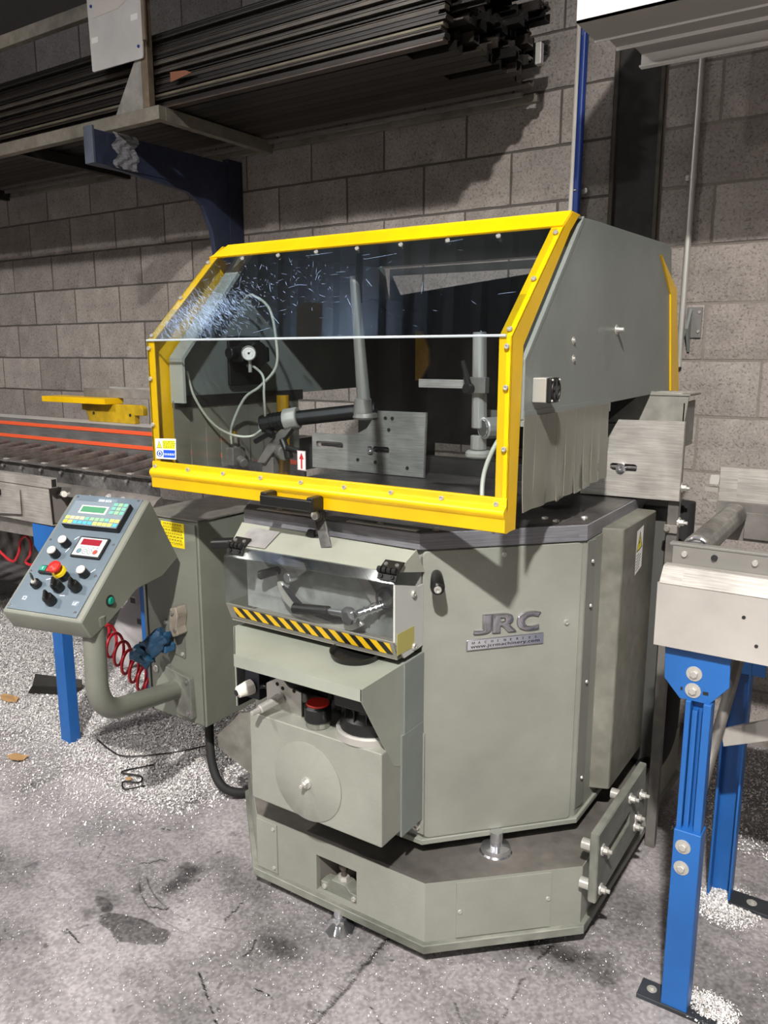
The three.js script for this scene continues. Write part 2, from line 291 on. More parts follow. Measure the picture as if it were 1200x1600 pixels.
// the ribbed steel ceiling on its purlins
{
  const pts = []; let x = X0; pts.push([X0, 6.12]);
  const low = []; for (; x < X1; x += 0.25) low.push([x, 6.06], [x + 0.1, 6.06], [x + 0.13, 6.0], [x + 0.22, 6.0]);
  low.push([X1, 6.06]); const poly = [...low, [X1, 6.12], [X0, 6.12]];
  const g = extrude(shapeOf(poly), ZF - WZ + 0.5); g.translate(0, 0, WZ - 0.3);
  const c = structure('ceiling', g, MT(0x9aa3ad, { roughness: 0.6 }));
  const pur = boxUV(clean(box(X0, X1, 5.82, 6.0, -0.04, 0.04)));
  for (let k = 0; k < 9; k++) { const m = shade(new THREE.Mesh(pur, M.darkSteel)); m.name = 'purlin'; m.position.z = -2.9 + k * 1.4; c.add(m); }
}
structure('wall_left', box(X0 - 0.25, X0, 0, 6.1, WZ - 0.3, ZF + 0.2), MT(0xa6a09a, { roughness: 0.9, smudge: 'dirty' }));
structure('wall_right', box(X1, X1 + 0.25, 0, 6.1, WZ - 0.3, ZF + 0.2), MT(0x8d8780, { roughness: 0.9, smudge: 'dirty' }));
structure('wall_front', box(X0, X1, 0, 6.1, ZF, ZF + 0.25), MT(0xa6a09a, { roughness: 0.9, smudge: 'dirty' }));
// block wall: mortar slab with the blocks standing proud of it
{
  const wall = structure('wall_back', box(X0, X1, 0, 6.1, WZ - 0.3, WZ - 0.009), M.mortar);
  part('mortar_bed', box(-0.954, 0.6, 0, 6.0, WZ - 0.009, WZ - 0.0084), M.mortarPale, wall);
  const H = 0.2237, L = 0.4475, J = 0.009; const geos = new Map();
  const tones = [0xb5aca5, 0xaba29c, 0xbdb4ad, 0xa69d96, 0xb7aea7, 0xb0a8a1].map((c) => MT(c, { roughness: 0.93, smudge: 'block', bump: 'pits', bumpScale: 0.002 }));
  function blockGeo(w, v) {
    const key = w.toFixed(2) + v; if (geos.has(key)) return geos.get(key);
    const nx = Math.max(2, Math.round(w / 0.05)), ny = 5, g = new THREE.BoxGeometry(w, H - J, 0.05, nx, ny, 1), p = g.attributes.position;
    for (let i = 0; i < p.count; i++) if (p.getZ(i) > 0) { // rounded, slightly ragged arrises and an uneven face
      const x = p.getX(i), y = p.getY(i), ex = w / 2 - Math.abs(x), ey = (H - J) / 2 - Math.abs(y), k = hash(Math.round(x * 999 + 500), Math.round(y * 999 + 500), v);
      let z = 0.025 + 0.0012 * (k - 0.5); if (ex < 1e-4 || ey < 1e-4) { z -= 0.006; p.setX(i, x - Math.sign(x) * (ex < 1e-4 ? 0.0025 * k : 0)); p.setY(i, y - Math.sign(y) * (ey < 1e-4 ? 0.0025 * k : 0)); }
      p.setZ(i, z);
    }
    let q = clean(g); q.deleteAttribute('normal'); q.computeVertexNormals(); q = toCreasedNormals(q, 0.9); boxUV(q);
    const uv = q.attributes.uv; for (let i = 0; i < uv.count; i++) uv.setXY(i, uv.getX(i) + 0.37 * v, uv.getY(i) + 0.21 * v); geos.set(key, q); return q;
  }
  const br = rng(41); let count = 0;
  function row(n, a, b, phase) {
    const y = 0.010 + H * n; const k0 = Math.floor((a - phase) / L); 
    for (let k = k0; k * L + phase < b; k++) {
      const l = Math.max(a, k * L + phase), r = Math.min(b, k * L + phase + L); if (r - l < 0.04) continue;
      const w = r - l - J, m = shade(new THREE.Mesh(blockGeo(w, Math.floor(br() * 4)), tones[Math.floor(br() * 6)])); m.name = count++ ? `concrete_block_${String(count - 1).padStart(3, '0')}` : 'concrete_block';
      m.position.set((l + r) / 2, y + H / 2 + 0.001 * (br() - 0.5), WZ - 0.025 + 0.0025 * (br() - 0.5)); m.rotation.y = 0.004 * (br() - 0.5); wall.add(m);
    }
  }
  for (let n = 3; n < 16; n++) row(n, -7.35, -1.155, n % 2 ? -4.067 : -3.842);
  for (let n = 0; n < 16; n++) row(n, -0.952, 0.6, n % 2 ? -0.741 : -0.52);
  // the steel column set into the wall between the two block panels
  const col = structure('pillar', [box(-1.147, -0.960, 0, 6.0, WZ - 0.02, WZ - 0.004, 0.002)], MT(0x4b4743, { roughness: 0.75, smudge: 'dirty' }));
  part('flange', [box(-1.153, -1.138, 0, 6.0, WZ - 0.02, WZ + 0.014, 0.002)], MT(0x6e665d, { roughness: 0.8, smudge: 'dirty' }), col);
  part('flange', [box(-0.969, -0.954, 0, 6.0, WZ - 0.02, WZ + 0.014, 0.002)], MT(0x6e665d, { roughness: 0.8, smudge: 'dirty' }), col);
}
// ---------- things fixed to the wall ----------
{
  const t = thing('air_pipe', 'blue painted pipe running up the block wall behind the machine hood', 'pipe', [-1.29, 1.5, WZ + 0.03]);
  part('pipe', cyl([-1.288, 1.5, WZ + 0.032], [-1.279, 3.05, WZ + 0.032], 0.0165, 0.0165, 18), M.bluePipe, t);
  part('white_conduit', cyl([-1.318, 1.5, WZ + 0.014], [-1.309, 3.05, WZ + 0.014], 0.0105, 0.0105, 12), M.offWhite, t, { label: 'slim pale conduit beside the blue pipe' });
  part('clip', [box(-1.31, -1.255, 2.262, 2.282, WZ, WZ + 0.006), lathe([[0, 0.012], [0.012, 0.01], [0.014, 0], [0, 0]], 12, [-1.258, 2.272, WZ + 0.003], [0, 0, 1]), tube([[-1.30, 2.272, WZ + 0.008], [-1.288, 2.272, WZ + 0.051], [-1.27, 2.272, WZ + 0.02]], 0.004, 16, 6)], M.zinc, t);
}
{
  const t = thing('conduit', 'galvanised steel conduit clipped upright to the pale block wall', 'pipe', [-0.822, 1.55, WZ + 0.02]);
  part('tube', cyl([-0.825, 1.55, WZ + 0.022], [-0.818, 2.72, WZ + 0.022], 0.0125, 0.0125, 16), M.zinc, t);
  part('saddle_clip', [box(-0.852, -0.822, 2.268, 2.288, WZ, WZ + 0.005), cyl([-0.8205, 2.268, WZ + 0.022], [-0.8205, 2.288, WZ + 0.022], 0.0145, 0.0145, 16), lathe([[0, 0.006], [0.005, 0.005], [0.006, 0], [0, 0]], 10, [-0.846, 2.278, WZ + 0.004], [0, 0, 1])], M.zinc, t);
}
{
  const t = thing('wall_bracket', 'small grey steel bracket bolted to the wall behind the hood flange', 'bracket', [-0.77, 1.63, WZ + 0.01]);
  part('plate', box(-0.81, -0.752, 1.665, 1.785, WZ, WZ + 0.008, 0.002), MT(0x6f6c68, { roughness: 0.6, metalness: 0.2 }), t);
  part('gusset', slabZY([[WZ + 0.008, 1.78], [WZ + 0.06, 1.70], [WZ + 0.008, 1.61]], -0.80, -0.79), M.greyPaint, t);
  screw(t, [-0.762, 1.765, WZ + 0.009], [0, 0, 1]); screw(t, [-0.762, 1.69, WZ + 0.009], [0, 0, 1]);
}
{ // stepped sheet-metal casing high on the wall
  const t = thing('steel_duct', 'white stepped sheet metal duct casing high on the wall above the conduit', 'duct', [0, 2.56, -2.75]);
  const x0 = -0.955, x1 = 0.6;
  part('front_face', [box(x0, x1, 2.556, 2.95, -2.476, -2.468)], M.white, t);
  const sm = MT(0x99958f, { roughness: 0.6 });
  part('soffit', box(x0, x1, 2.556, 2.562, -2.63, -2.468), sm, t); part('soffit', box(x0 + 0.012, x1, 2.584, 2.59, -2.80, -2.634), sm, t); part('soffit', box(x0 + 0.03, x1, 2.618, 2.624, -3.012, -2.804), sm, t);
  part('step_lip', box(x0 - 0.002, x1, 2.551, 2.59, -2.636, -2.63, 0.001), M.white, t); part('step_lip', box(x0 + 0.010, x1, 2.574, 2.624, -2.806, -2.80, 0.001), M.white, t);
  part('rear_lip', [box(x0 + 0.03, x1, 2.575, 2.64, -3.02, -3.012), box(x0 + 0.03, x1, 2.572, 2.578, -3.02, -2.99, 0.001)], M.white, t);
  part('rear_panel', [box(x0 + 0.03, x1, 2.64, 2.95, -3.02, -3.012)], M.white, t);
  part('top_panel', [box(x0, x1, 2.95, 2.956, -3.02, -2.468)], M.white, t);
  for (const x of [-0.6, 0.3]) part('hanger', cyl([x, 2.956, -2.75], [x, 6.0, -2.75], 0.006, 0.006, 8), M.zinc, t);
}
// ---------- the overhead rack and its load ----------
{
  const t = thing('cantilever_arm', 'dark blue steel bracket arm carrying the profile rack on the block wall', 'bracket', [-3.22, 2.1, WZ]);
  part('arm', [slabZY([[-2.49, 2.45], [-2.49, 2.592], [-3.41, 2.60], [-3.41, 2.1], [-3.225, 2.1], [-3.2, 2.24], [-3.14, 2.36], [-3.04, 2.41]], -3.235, -3.205, { bev: 0.002 })], M.blueDark, t);
  part('end_plate', box(-3.262, -3.2, 2.446, 2.605, -2.488, -2.474, 0.002), MT(0x5c6472, { roughness: 0.5, smudge: 'dirty' }), t);
  part('flange', [box(-3.262, -3.2, 2.446, 2.455, -3.04, -2.488), box(-3.262, -3.2, 1.2, 2.62, WZ + 0.0, WZ + 0.012)], M.blueDark, t);
  part('post', box(-3.24, -3.2, 1.2, 2.62, WZ + 0.012, -3.33), M.blueDark, t);
}
{ // clear packing tape wound round the arm
  const g = []; const N = 26, K = 7; const P = []; for (let i = 0; i <= N; i++) for (let k = 0; k <= K; k++) { const y = 2.445 + 0.155 * i / N, z = -2.72 + 0.13 * k / K; P.push([-3.2 + 0.006 * hash(i, k, 3) + 0.004 * Math.sin(k * 2.1 + i * 0.6), y, z + 0.012 * Math.sin(i * 0.5)]); }
  const pos = []; for (let i = 0; i < N; i++) for (let k = 0; k < K; k++) { const a = P[i * (K + 1) + k], b = P[i * (K + 1) + k + 1], c = P[(i + 1) * (K + 1) + k], d = P[(i + 1) * (K + 1) + k + 1]; pos.push(...a, ...c, ...b, ...b, ...c, ...d); }
  const b = new THREE.BufferGeometry(); b.setAttribute('position', new THREE.Float32BufferAttribute(pos, 3)); b.computeVertexNormals(); g.push(b);
  solo('packing_tape', g, M.film, 'crumpled clear tape wrapped around the dark blue bracket arm', 'tape');
}
{
  const t = thing('profile_rack', 'long welded steel tray frame holding the bundle of dark metal bars', 'rack', [-4, 2.6, -2.9]);
  part('front_rail', box(-6.4, -2.885, 2.606, 2.664, -2.625, -2.585, 0.003), M.creamSteel, t);
  part('cross_bar', [box(-2.925, -2.885, 2.606, 2.664, -3.33, -2.625, 0.003)], M.creamSteel, t);
  for (const x of [-3.98, -5.2]) part('cross_bar', box(x - 0.04, x, 2.606, 2.664, -3.33, -2.625, 0.003), M.darkSteel, t);
  part('rear_rail', box(-6.4, -1.45, 2.63, 2.664, -3.37, -3.34, 0.003), M.creamSteel, t); part('rear_rail', box(-6.4, -1.5, 2.645, 2.664, -3.31, -3.295, 0.002), M.aluDull, t);
  part('upright', [box(-2.985, -2.945, 2.664, 3.3, -2.622, -2.588, 0.003)], M.rust, t);
  part('gusset', [plate([[-3.17, 2.664, -2.588], [-2.985, 2.664, -2.588], [-2.985, 2.90, -2.588], [-3.0, 2.90, -2.588]], 0.006)], MT(0xa7a39b, { roughness: 0.5, smudge: 'dirty' }), t);
  part('upper_rail', box(-6.4, -2.985, 3.1, 3.16, -2.625, -2.59, 0.003), M.creamSteel, t);
}
{
  const t = thing('sign_board', 'plain white rectangular board hung on the rack with torn tape', 'board', [-3.13, 2.85, -2.575]);
  part('panel', slabXY([[-3.3, 2.862], [-2.957, 2.86], [-2.94, 3.25], [-3.31, 3.25]], -2.582, -2.576, { r: 0.012 }), MT(0xd9d6d2, { roughness: 0.45, smudge: 'smudge' }), t);
  part('tape_strip', [plate([[-3.27, 3.08, -2.5745], [-3.1, 3.085, -2.5745], [-2.97, 3.13, -2.5745], [-2.96, 3.17, -2.5745], [-3.12, 3.13, -2.5745], [-3.25, 3.15, -2.5745]], 0.001)], MT(0xc4bdb4, { roughness: 0.6 }), t);
  for (const [x, y] of [[-3.28, 3.13], [-3.17, 3.15], [-2.98, 2.91], [-3.02, 3.17]]) screw(t, [x, y, -2.575], [0, 0, 1], M.bluePipe, 1.1);
  for (const [x, y] of [[-3.27, 2.99], [-3.0, 3.03]]) part('tape_mark', box(x - 0.022, x + 0.022, y - 0.012, y + 0.012, -2.576, -2.5755), MT(0xe6e3de, { roughness: 0.25 }), t);
}
solo('hook', bentPipe([[-2.93, 2.92, -2.57], [-2.93, 3.1, -2.57], [-2.905, 3.125, -2.57], [-2.875, 3.11, -2.57], [-2.872, 3.07, -2.57]], 0.011, 0.02, 6, 10), M.rust, 'bent steel rod hook on the rack upright beside the white board', 'hook');
{
  const secs = [
    [[0, 0], [0.05, 0], [0.05, 0.006], [0.006, 0.006], [0.006, 0.034], [0, 0.034]],
    [[0, 0], [0.05, 0], [0.05, 0.034], [0.044, 0.034], [0.044, 0.006], [0.006, 0.006], [0.006, 0.034], [0, 0.034]],
    [[0, 0.012], [0.02, 0.012], [0.02, 0], [0.03, 0], [0.03, 0.012], [0.05, 0.012], [0.05, 0.02], [0.03, 0.02], [0.03, 0.034], [0.02, 0.034], [0.02, 0.02], [0, 0.02]],
    [[0, 0], [0.05, 0], [0.05, 0.022], [0.04, 0.034], [0.01, 0.034], [0, 0.022]],
    [[0, 0.028], [0, 0.034], [0.05, 0.034], [0.05, 0.0], [0.044, 0.0], [0.044, 0.02], [0.02, 0.02], [0.02, 0.028]],
  ].map((s) => boxUV(clean((() => { const g = extrude(shapeOf(s), 5.0); g.rotateY(-Math.PI / 2); return g; })()))); // runs from x = 0 to -5, z 0..0.05
  const darks = [0x2b2723, 0x35302a, 0x231f1c, 0x413a33, 0x2f2c2b, 0x4d463f].map((c) => MT(c, { metalness: 0.35, roughness: 0.4, smudge: 'brushed' }));
  const pale = MT(0x9c9684, { metalness: 0.5, roughness: 0.35 }), grey = MT(0x77706a, { metalness: 0.5, roughness: 0.4 });
  const b = rng(12);
  for (let r = 0; r < 8; r++) for (let c = 0; c < 11; c++) {
    const z = -3.28 + c * 0.0535, y = 2.668 + r * 0.037, front = c === 11, low = r === 0; let x = -1.42 + 0.09 * (b() - 0.5) - 0.03 * c * 0.2 + (b() < 0.12 ? 0.06 : 0) - (front ? 0.06 : 0) - (b() < 0.1 ? 0.2 : 0);
    if (r === 7 && b() < 0.25) continue;
    let mat = darks[Math.floor(b() * 6)], label = 'dark bronze metal bar lying in the bundle on the overhead rack', group = 'dark metal bars in the rack bundle', name = 'metal_bar';
    if (r === 0 && c > 0) { label = `dark bar on the underside of the bundle, ${['', 'second', 'third', 'fourth', 'fifth', 'sixth', 'seventh', 'eighth', 'ninth', 'tenth', 'eleventh'][c]} from the wall`; group = null; }
    if (c === 0 && r === 0) { mat = grey; label = 'grey bar along the wall side at the bottom of the bundle'; group = null; x = -1.44; }
    const m = shade(new THREE.Mesh(secs[Math.floor(b() * 5)], mat)); m.name = numbered(name); m.position.set(x, y, z); scene.add(m); tag(m, label, 'metal bar', group || undefined);
  }
  // the thin sections stacked in the front face of the bundle, each one to be told from the next
  const nth = ['lowest', 'second', 'third', 'fourth', 'fifth', 'sixth', 'seventh', 'eighth', 'ninth', 'tenth', 'eleventh', 'twelfth', 'thirteenth', 'fourteenth', 'fifteenth', 'sixteenth', 'seventeenth'];
  const tones = [0x5a4d44, 0x2a2522, 0x4a433d, 0x8d8572, 0x332d29, 0x241f1c, 0x4f463e, 0x2a2623, 0x5d564e, 0x302a26, 0x6a6259, 0x231f1d, 0x443c36, 0x2a2522, 0x7a746c, 0x3a342f, 0x2c2723];
  let y = 2.667; for (let k = 0; k < 17; k++) {
    const h = k === 3 ? 0.013 : 0.010 + 0.011 * b(), d = 0.028 + 0.03 * b(), lip = 0.25 + 0.4 * b(), set = 0.012 * b();
    const sec = [[0, 0], [d, 0], [d, h * lip], [d - 0.005, h * lip], [d - 0.005, h * 0.8], [d - 0.002, h * 0.8], [d - 0.002, h], [0, h]];
    const g = boxUV(clean((() => { const q = extrude(shapeOf(k === 3 ? [[0, 0], [d, 0], [d, h], [0, h]] : sec, k === 3 ? 0.005 : 0), 5.0 - 0.1 * b()); q.rotateY(-Math.PI / 2); return q; })()));
    const m = shade(new THREE.Mesh(g, MT(tones[k], { metalness: 0.35, roughness: 0.36, smudge: 'brushed' }))); m.name = numbered('metal_bar'); m.position.set(-1.5 + 0.05 * (b() - 0.5), y, -2.69 + set); scene.add(m);
    tag(m, k === 3 ? 'pale silver bar, fourth from the bottom on the front face of the bundle' : `${nth[k]} thin ${tones[k] > 0x480000 ? 'brown grey' : 'dark'} bar counted from the bottom on the front face of the bundle`, 'metal bar'); y += h + 0.002;
  }
  const s = solo('metal_offcut', box(-1.40, -1.375, 2.72, 2.80, -3.22, -3.19, 0.003), MT(0xc8c4be, { metalness: 0.3, roughness: 0.4 }), 'short bright silver bar end standing out from the dark bundle end', 'metal bar');
  solo('rusty_angle', plate([[-2.83, 2.75, -2.61], [-2.70, 2.766, -2.61], [-2.74, 2.782, -2.61], [-2.83, 2.79, -2.61]], 0.004), MT(0x7d4f38, { roughness: 0.8 }), 'small rust brown plate lying against the bars beside the rack upright', 'metal plate');
}
// ---------- the sawing machine ----------
const saw = thing('sawing_machine', 'large sage green notching saw with a yellow framed see-through hood', 'saw', [-1.27, 0, -2.3]);
const xc = -1.265, mir = (x) => 2 * xc - x;
const nd = [0.729, 0, 0.685]; // outward direction of the slanted front corner
const dg = (s, y, o = 0) => [-1.0 + 0.685 * s + nd[0] * o, y, -1.69 - 0.729 * s + nd[2] * o]; // point on the slanted corner panel
{ // base
  const base = [[-1.523, -1.607], [-0.935, -1.607], [-0.618, -1.905], [-0.606, -2.9], [-1.85, -2.9], [-1.84, -1.905]];
  // the front of the base is cut for the jacking pocket
  const b = part('base', [slabXZ([[-1.523, -1.625], [-1.30, -1.625], [-1.30, -1.715], [-1.15, -1.715], [-1.15, -1.625], [-0.945, -1.625], [-0.63, -1.915], [-0.62, -2.9], [-1.84, -2.9], [-1.83, -1.915]], 0.075, 0.243),
    slabXY([[-1.523, 0.075], [-0.935, 0.075], [-0.935, 0.247], [-1.523, 0.247]], -1.625, -1.607, { holes: [[[-1.296, 0.197], [-1.155, 0.197], [-1.155, 0.085], [-1.296, 0.085]]] }),
    plate([[-0.935, 0.075, -1.607], [-0.618, 0.075, -1.905], [-0.618, 0.247, -1.905], [-0.935, 0.247, -1.607]], 0.014),
    plate([[-1.84, 0.075, -1.905], [-1.523, 0.075, -1.607], [-1.523, 0.247, -1.607], [-1.84, 0.247, -1.905]], 0.014),
    plate([[-0.618, 0.075, -1.905], [-0.606, 0.075, -2.9], [-0.606, 0.247, -2.9], [-0.618, 0.247, -1.905]], 0.012)], M.sage, saw);
  part('base_top', slabXZ([[-1.523, -1.609], [-0.936, -1.609], [-0.62, -1.906], [-0.609, -2.9], [-1.848, -2.9], [-1.838, -1.906]], 0.241, 0.2475), MT(0x6f6a64, { roughness: 0.7, smudge: 'dirty' }), b);
  part('base_flange', slabXZ([[-1.53, -1.592], [-0.929, -1.592], [-0.604, -1.898], [-0.594, -2.9], [-1.86, -2.9], [-1.85, -1.898]], 0.05, 0.075, { bev: 0.002 }), M.sageDirty, saw);
  part('skirt', slabXZ([[-1.5, -1.64], [-0.95, -1.64], [-0.65, -1.93], [-0.64, -2.88], [-1.82, -2.88], [-1.81, -1.93]], 0.022, 0.05), M.blackRough, saw);
  // cover plates on the base
  const c1 = part('cover_plate', box(-1.521, -1.442, 0.078, 0.238, -1.607, -1.603, 0.001), M.sage, saw); screw(c1, [-1.455, 0.222, -1.603], [0, 0, 1]); screw(c1, [-1.455, 0.095, -1.603], [0, 0, 1]);
  const bp = (s, y, o = 0) => [-0.935 + 0.729 * s + 0.685 * o, y, -1.607 - 0.685 * s + 0.729 * o];
  const c2 = part('cover_plate', plate([bp(0.084, 0.079, 0.004), bp(0.346, 0.079, 0.004), bp(0.346, 0.242, 0.004), bp(0.084, 0.242, 0.004)], 0.004), M.sage, saw); screw(c2, bp(0.094, 0.157, 0.004), [0.685, 0, 0.729]); screw(c2, bp(0.338, 0.165, 0.004), [0.685, 0, 0.729]);
  // jacking pocket with its screw
  const pk = part('jacking_pocket', [box(-1.296, -1.155, 0.085, 0.197, -1.71, -1.704), plate([[-1.296, 0.085, -1.625], [-1.27, 0.085, -1.704], [-1.27, 0.197, -1.704], [-1.296, 0.197, -1.625]], 0.003), box(-1.296, -1.155, 0.195, 0.199, -1.704, -1.625), box(-1.158, -1.153, 0.085, 0.197, -1.704, -1.625)], MT(0x625e57, { roughness: 0.7 }), saw);
  part('bracket', [slabXY([[-1.29, 0.085], [-1.16, 0.085], [-1.16, 0.11], [-1.185, 0.112], [-1.2, 0.128], [-1.25, 0.128], [-1.265, 0.112], [-1.29, 0.11]], -1.66, -1.618, { bev: 0.002 })], M.sageDirty, pk);
  part('jack_screw', [cyl([-1.222, 0.118, -1.64], [-1.222, 0.185, -1.64], 0.0085, 0.0085, 14), lathe([[0, 0.022], [0.013, 0.022], [0.0145, 0.02], [0.0145, 0], [0, 0]], 6, [-1.222, 0.163, -1.64])], MT(0x5b534b, { metalness: 0.6, roughness: 0.5 }), pk);
  part('jack_nut', lathe([[0, 0.018], [0.015, 0.018], [0.0165, 0.016], [0.0165, 0], [0, 0]], 6, [-1.222, 0.122, -1.64]), M.zinc, pk);
  screw(pk, [-1.275, 0.098, -1.617], [0, 0, 1], M.zinc, 1.3); screw(pk, [-1.172, 0.098, -1.617], [0, 0, 1], M.zinc, 1.3);
  for (const [x, z] of [[-1.212, -1.6], [-1.7, -2.2], [-0.75, -2.5], [-1.3, -2.7]]) part('foot', lathe([[0, 0.06], [0.014, 0.06], [0.014, 0.036], [0.022, 0.034], [0.026, 0.022], [0.044, 0.006], [0.046, 0], [0, 0]], 28, [x, 0, z]), M.chrome, saw);
  // bolted joint plate on the side of the base
  const sp = part('joint_plate', slabZY([[-1.852, 0.19], [-1.848, 0.39], [-2.28, 0.395], [-2.28, 0.2]], -0.585, -0.562, { bev: 0.003, holes: [[[-1.93, 0.262], [-1.93, 0.312], [-2.14, 0.318], [-2.14, 0.27]]] }), M.sageDirty, saw);
  for (const [y, z] of [[0.33, -1.885], [0.215, -1.885], [0.36, -2.12], [0.235, -2.19], [0.315, -2.235], [0.26, -2.2]]) at('bolt', boltGeo, M.zinc, sp, [-0.562, y, z], qDir([1, 0, 0]));
  for (const [y, z] of [[0.33, -1.885], [0.215, -1.885], [0.36, -2.12], [0.235, -2.19]]) part('spacer', cyl([-0.616, y, z], [-0.584, y, z], 0.015, 0.015, 14), M.zinc, sp);
  // levelling pad between base and body
  part('levelling_pad', lathe([[0, 0.06], [0.018, 0.06], [0.018, 0.02], [0.04, 0.016], [0.042, 0.004], [0.046, 0], [0, 0]], 24, [-0.845, 0.2475, -1.84]), M.chrome, saw);
  part('levelling_pad', lathe([[0, 0.06], [0.018, 0.06], [0.018, 0.02], [0.04, 0.016], [0.042, 0.004], [0.046, 0], [0, 0]], 24, [-1.68, 0.2475, -2.3]), M.chrome, saw);
}
{ // body
  const poly = [[-1.6, -1.70], [-1.0, -1.70], [-0.69, -2.03], [-0.685, -2.9], [-1.845, -2.9], [-1.84, -2.03]];
  const body = part('body', slabXZ(poly, 0.292, 1.114, { r: 0.012 }), M.sage, saw);
  part('bottom_flange', slabXZ([[-1.6, -1.69], [-0.996, -1.69], [-0.682, -2.024], [-0.675, -2.9], [-1.85, -2.9], [-1.85, -2.03]], 0.29, 0.306, { bev: 0.002 }), M.sage, body);
  const cp = part('corner_panel', plate([dg(0.012, 0.308, 0.0), dg(0.44, 0.308, 0.0), dg(0.44, 1.112, 0.0), dg(0.0, 1.112, 0.0), dg(0.0, 0.36, 0)], 0.01, { r: 0.014, bev: 0.0015 }), M.sage, saw);
  screw(cp, dg(0.219, 1.093), nd, M.zinc, 1.1); screw(cp, dg(0.4025, 0.894), nd, M.zinc, 1.3);
  // black crank grip standing off the corner panel
  const kn = part('crank_grip', lathe([[0, 0.085], [0.012, 0.085], [0.017, 0.081], [0.0185, 0.07], [0.0165, 0.03], [0.014, 0.006], [0.012, 0], [0, 0]], 20, dg(0.036, 1.052), [0.52, -0.2, 0.83]), M.black, saw);
  part('end_screw', lathe([[0, 0.002], [0.004, 0.002], [0.005, 0.005], [0.009, 0.004], [0.01, 0], [0, 0]], 14, (() => { const d = V(0.52, -0.2, 0.83).normalize(), p = dg(0.036, 1.052); return [p[0] + d.x * 0.084, p[1] + d.y * 0.084, p[2] + d.z * 0.084]; })(), [0.52, -0.2, 0.83]), M.zinc, kn);
  part('crank_grip', lathe([[0, 0.1], [0.012, 0.1], [0.016, 0.096], [0.016, 0.03], [0.012, 0], [0, 0]], 18, [-1.592, 1.065, -1.66], [-0.95, -0.12, 0.25]), M.black, saw);
  // raised maker's letters and plate
  const font = await new FontLoader().loadAsync('fonts/droid/droid_sans_bold.typeface.json');
  const bm = new THREE.Matrix4().makeBasis(V(0.685, 0, -0.729), UP, V(...nd));
  const letters = [['J', 0.138, 0.043], ['R', 0.190, 0.065], ['C', 0.258, 0.065]];
  for (const [ch, s] of letters) {
    const mk = (sz, d, b) => new TextGeometry(ch, { font, size: sz, depth: d, curveSegments: 6, bevelEnabled: true, bevelThickness: b, bevelSize: b, bevelOffset: -b * 0.35, bevelSegments: 2 });
    const g = mk(0.054, 0.003, 0.003); g.computeBoundingBox(); const bb = g.boundingBox, w = bb.max.x - bb.min.x; g.translate(-bb.min.x, -bb.min.y, 0); g.scale((ch === 'J' ? 0.05 : 0.068) / w, 0.053 / (bb.max.y - bb.min.y), 1);
    g.applyMatrix4(bm); g.translate(...dg(s, 0.882, 0.001)); part('raised_letter', toCreasedNormals(clean(g), 0.5), MT(0xc2c1c7, { metalness: 0.95, roughness: 0.17 }), saw, { label: `raised chrome letter ${ch}` });
  }
  const name = canvasTex(1024, 150, (c, w, h) => {
    const g = c.createLinearGradient(0, 0, w, 0); g.addColorStop(0, '#c4c3c6'); g.addColorStop(0.55, '#a5a5ac'); g.addColorStop(1, '#7f8290'); c.fillStyle = g; c.fillRect(0, 0, w, h);
    c.fillStyle = '#0e0e12'; c.textBaseline = 'middle'; c.font = 'bold 52px sans-serif'; const T = 'MACHINERIES'; for (let i = 0; i < T.length; i++) c.fillText(T[i], 50 + i * 86, 42); c.font = 'bold 66px sans-serif'; const s = 'www.jcrmachinery.com', tw = c.measureText(s).width; c.save(); c.translate(40, 104); c.scale(945 / tw, 1); c.fillText(s, 0, 0); c.restore();
  });
  const np = part('name_plate', plate([dg(0.119, 0.838, 0.005), dg(0.336, 0.842, 0.005), dg(0.336, 0.872, 0.005), dg(0.119, 0.868, 0.005)], 0.0048, { r: 0.003, bev: 0.001 }), MT(0xb4b2bc, { metalness: 0.85, roughness: 0.25 }), saw);
  part('lettering', decal(dg(0.122, 0.866, 0.0052), dg(0.333, 0.870, 0.0052), dg(0.333, 0.845, 0.0052), dg(0.122, 0.841, 0.0052)), new THREE.MeshStandardMaterial({ map: name, metalness: 0.5, roughness: 0.3 }), np, { keepUV: true });
  // flat strip cover beside the corner panel, low down
  const st = part('strip_cover', box(-1.028, -0.99, 0.325, 0.62, -1.692, -1.688, 0.001), M.sage, saw); at('bolt', screwGeo, M.zinc, st, [-1.012, 0.345, -1.688], qDir([0, 0, 1])).scale.setScalar(2);
  // edge flange and side cabinet
  part('edge_strip', [plate([[-0.69, 0.33, -2.026], [-0.683, 0.33, -2.075], [-0.683, 1.112, -2.075], [-0.69, 1.112, -2.026]], 0.006)], MT(0x84847c, { roughness: 0.45, smudge: 'smudge' }), saw);
  for (const y of [1.055, 0.93, 0.71, 0.42]) screw(saw, [-0.683, y, -2.05], [1, 0, 0.1], M.zinc, 0.9);
  const sc = part('side_cabinet', slabXZ([[-0.735, -2.125], [-0.637, -2.165], [-0.637, -2.49], [-0.74, -2.49]], 0.34, 1.128, { r: 0.006, bev: 0.003 }), MT(0x8b897d, { roughness: 0.5, smudge: 'dirty' }), saw);
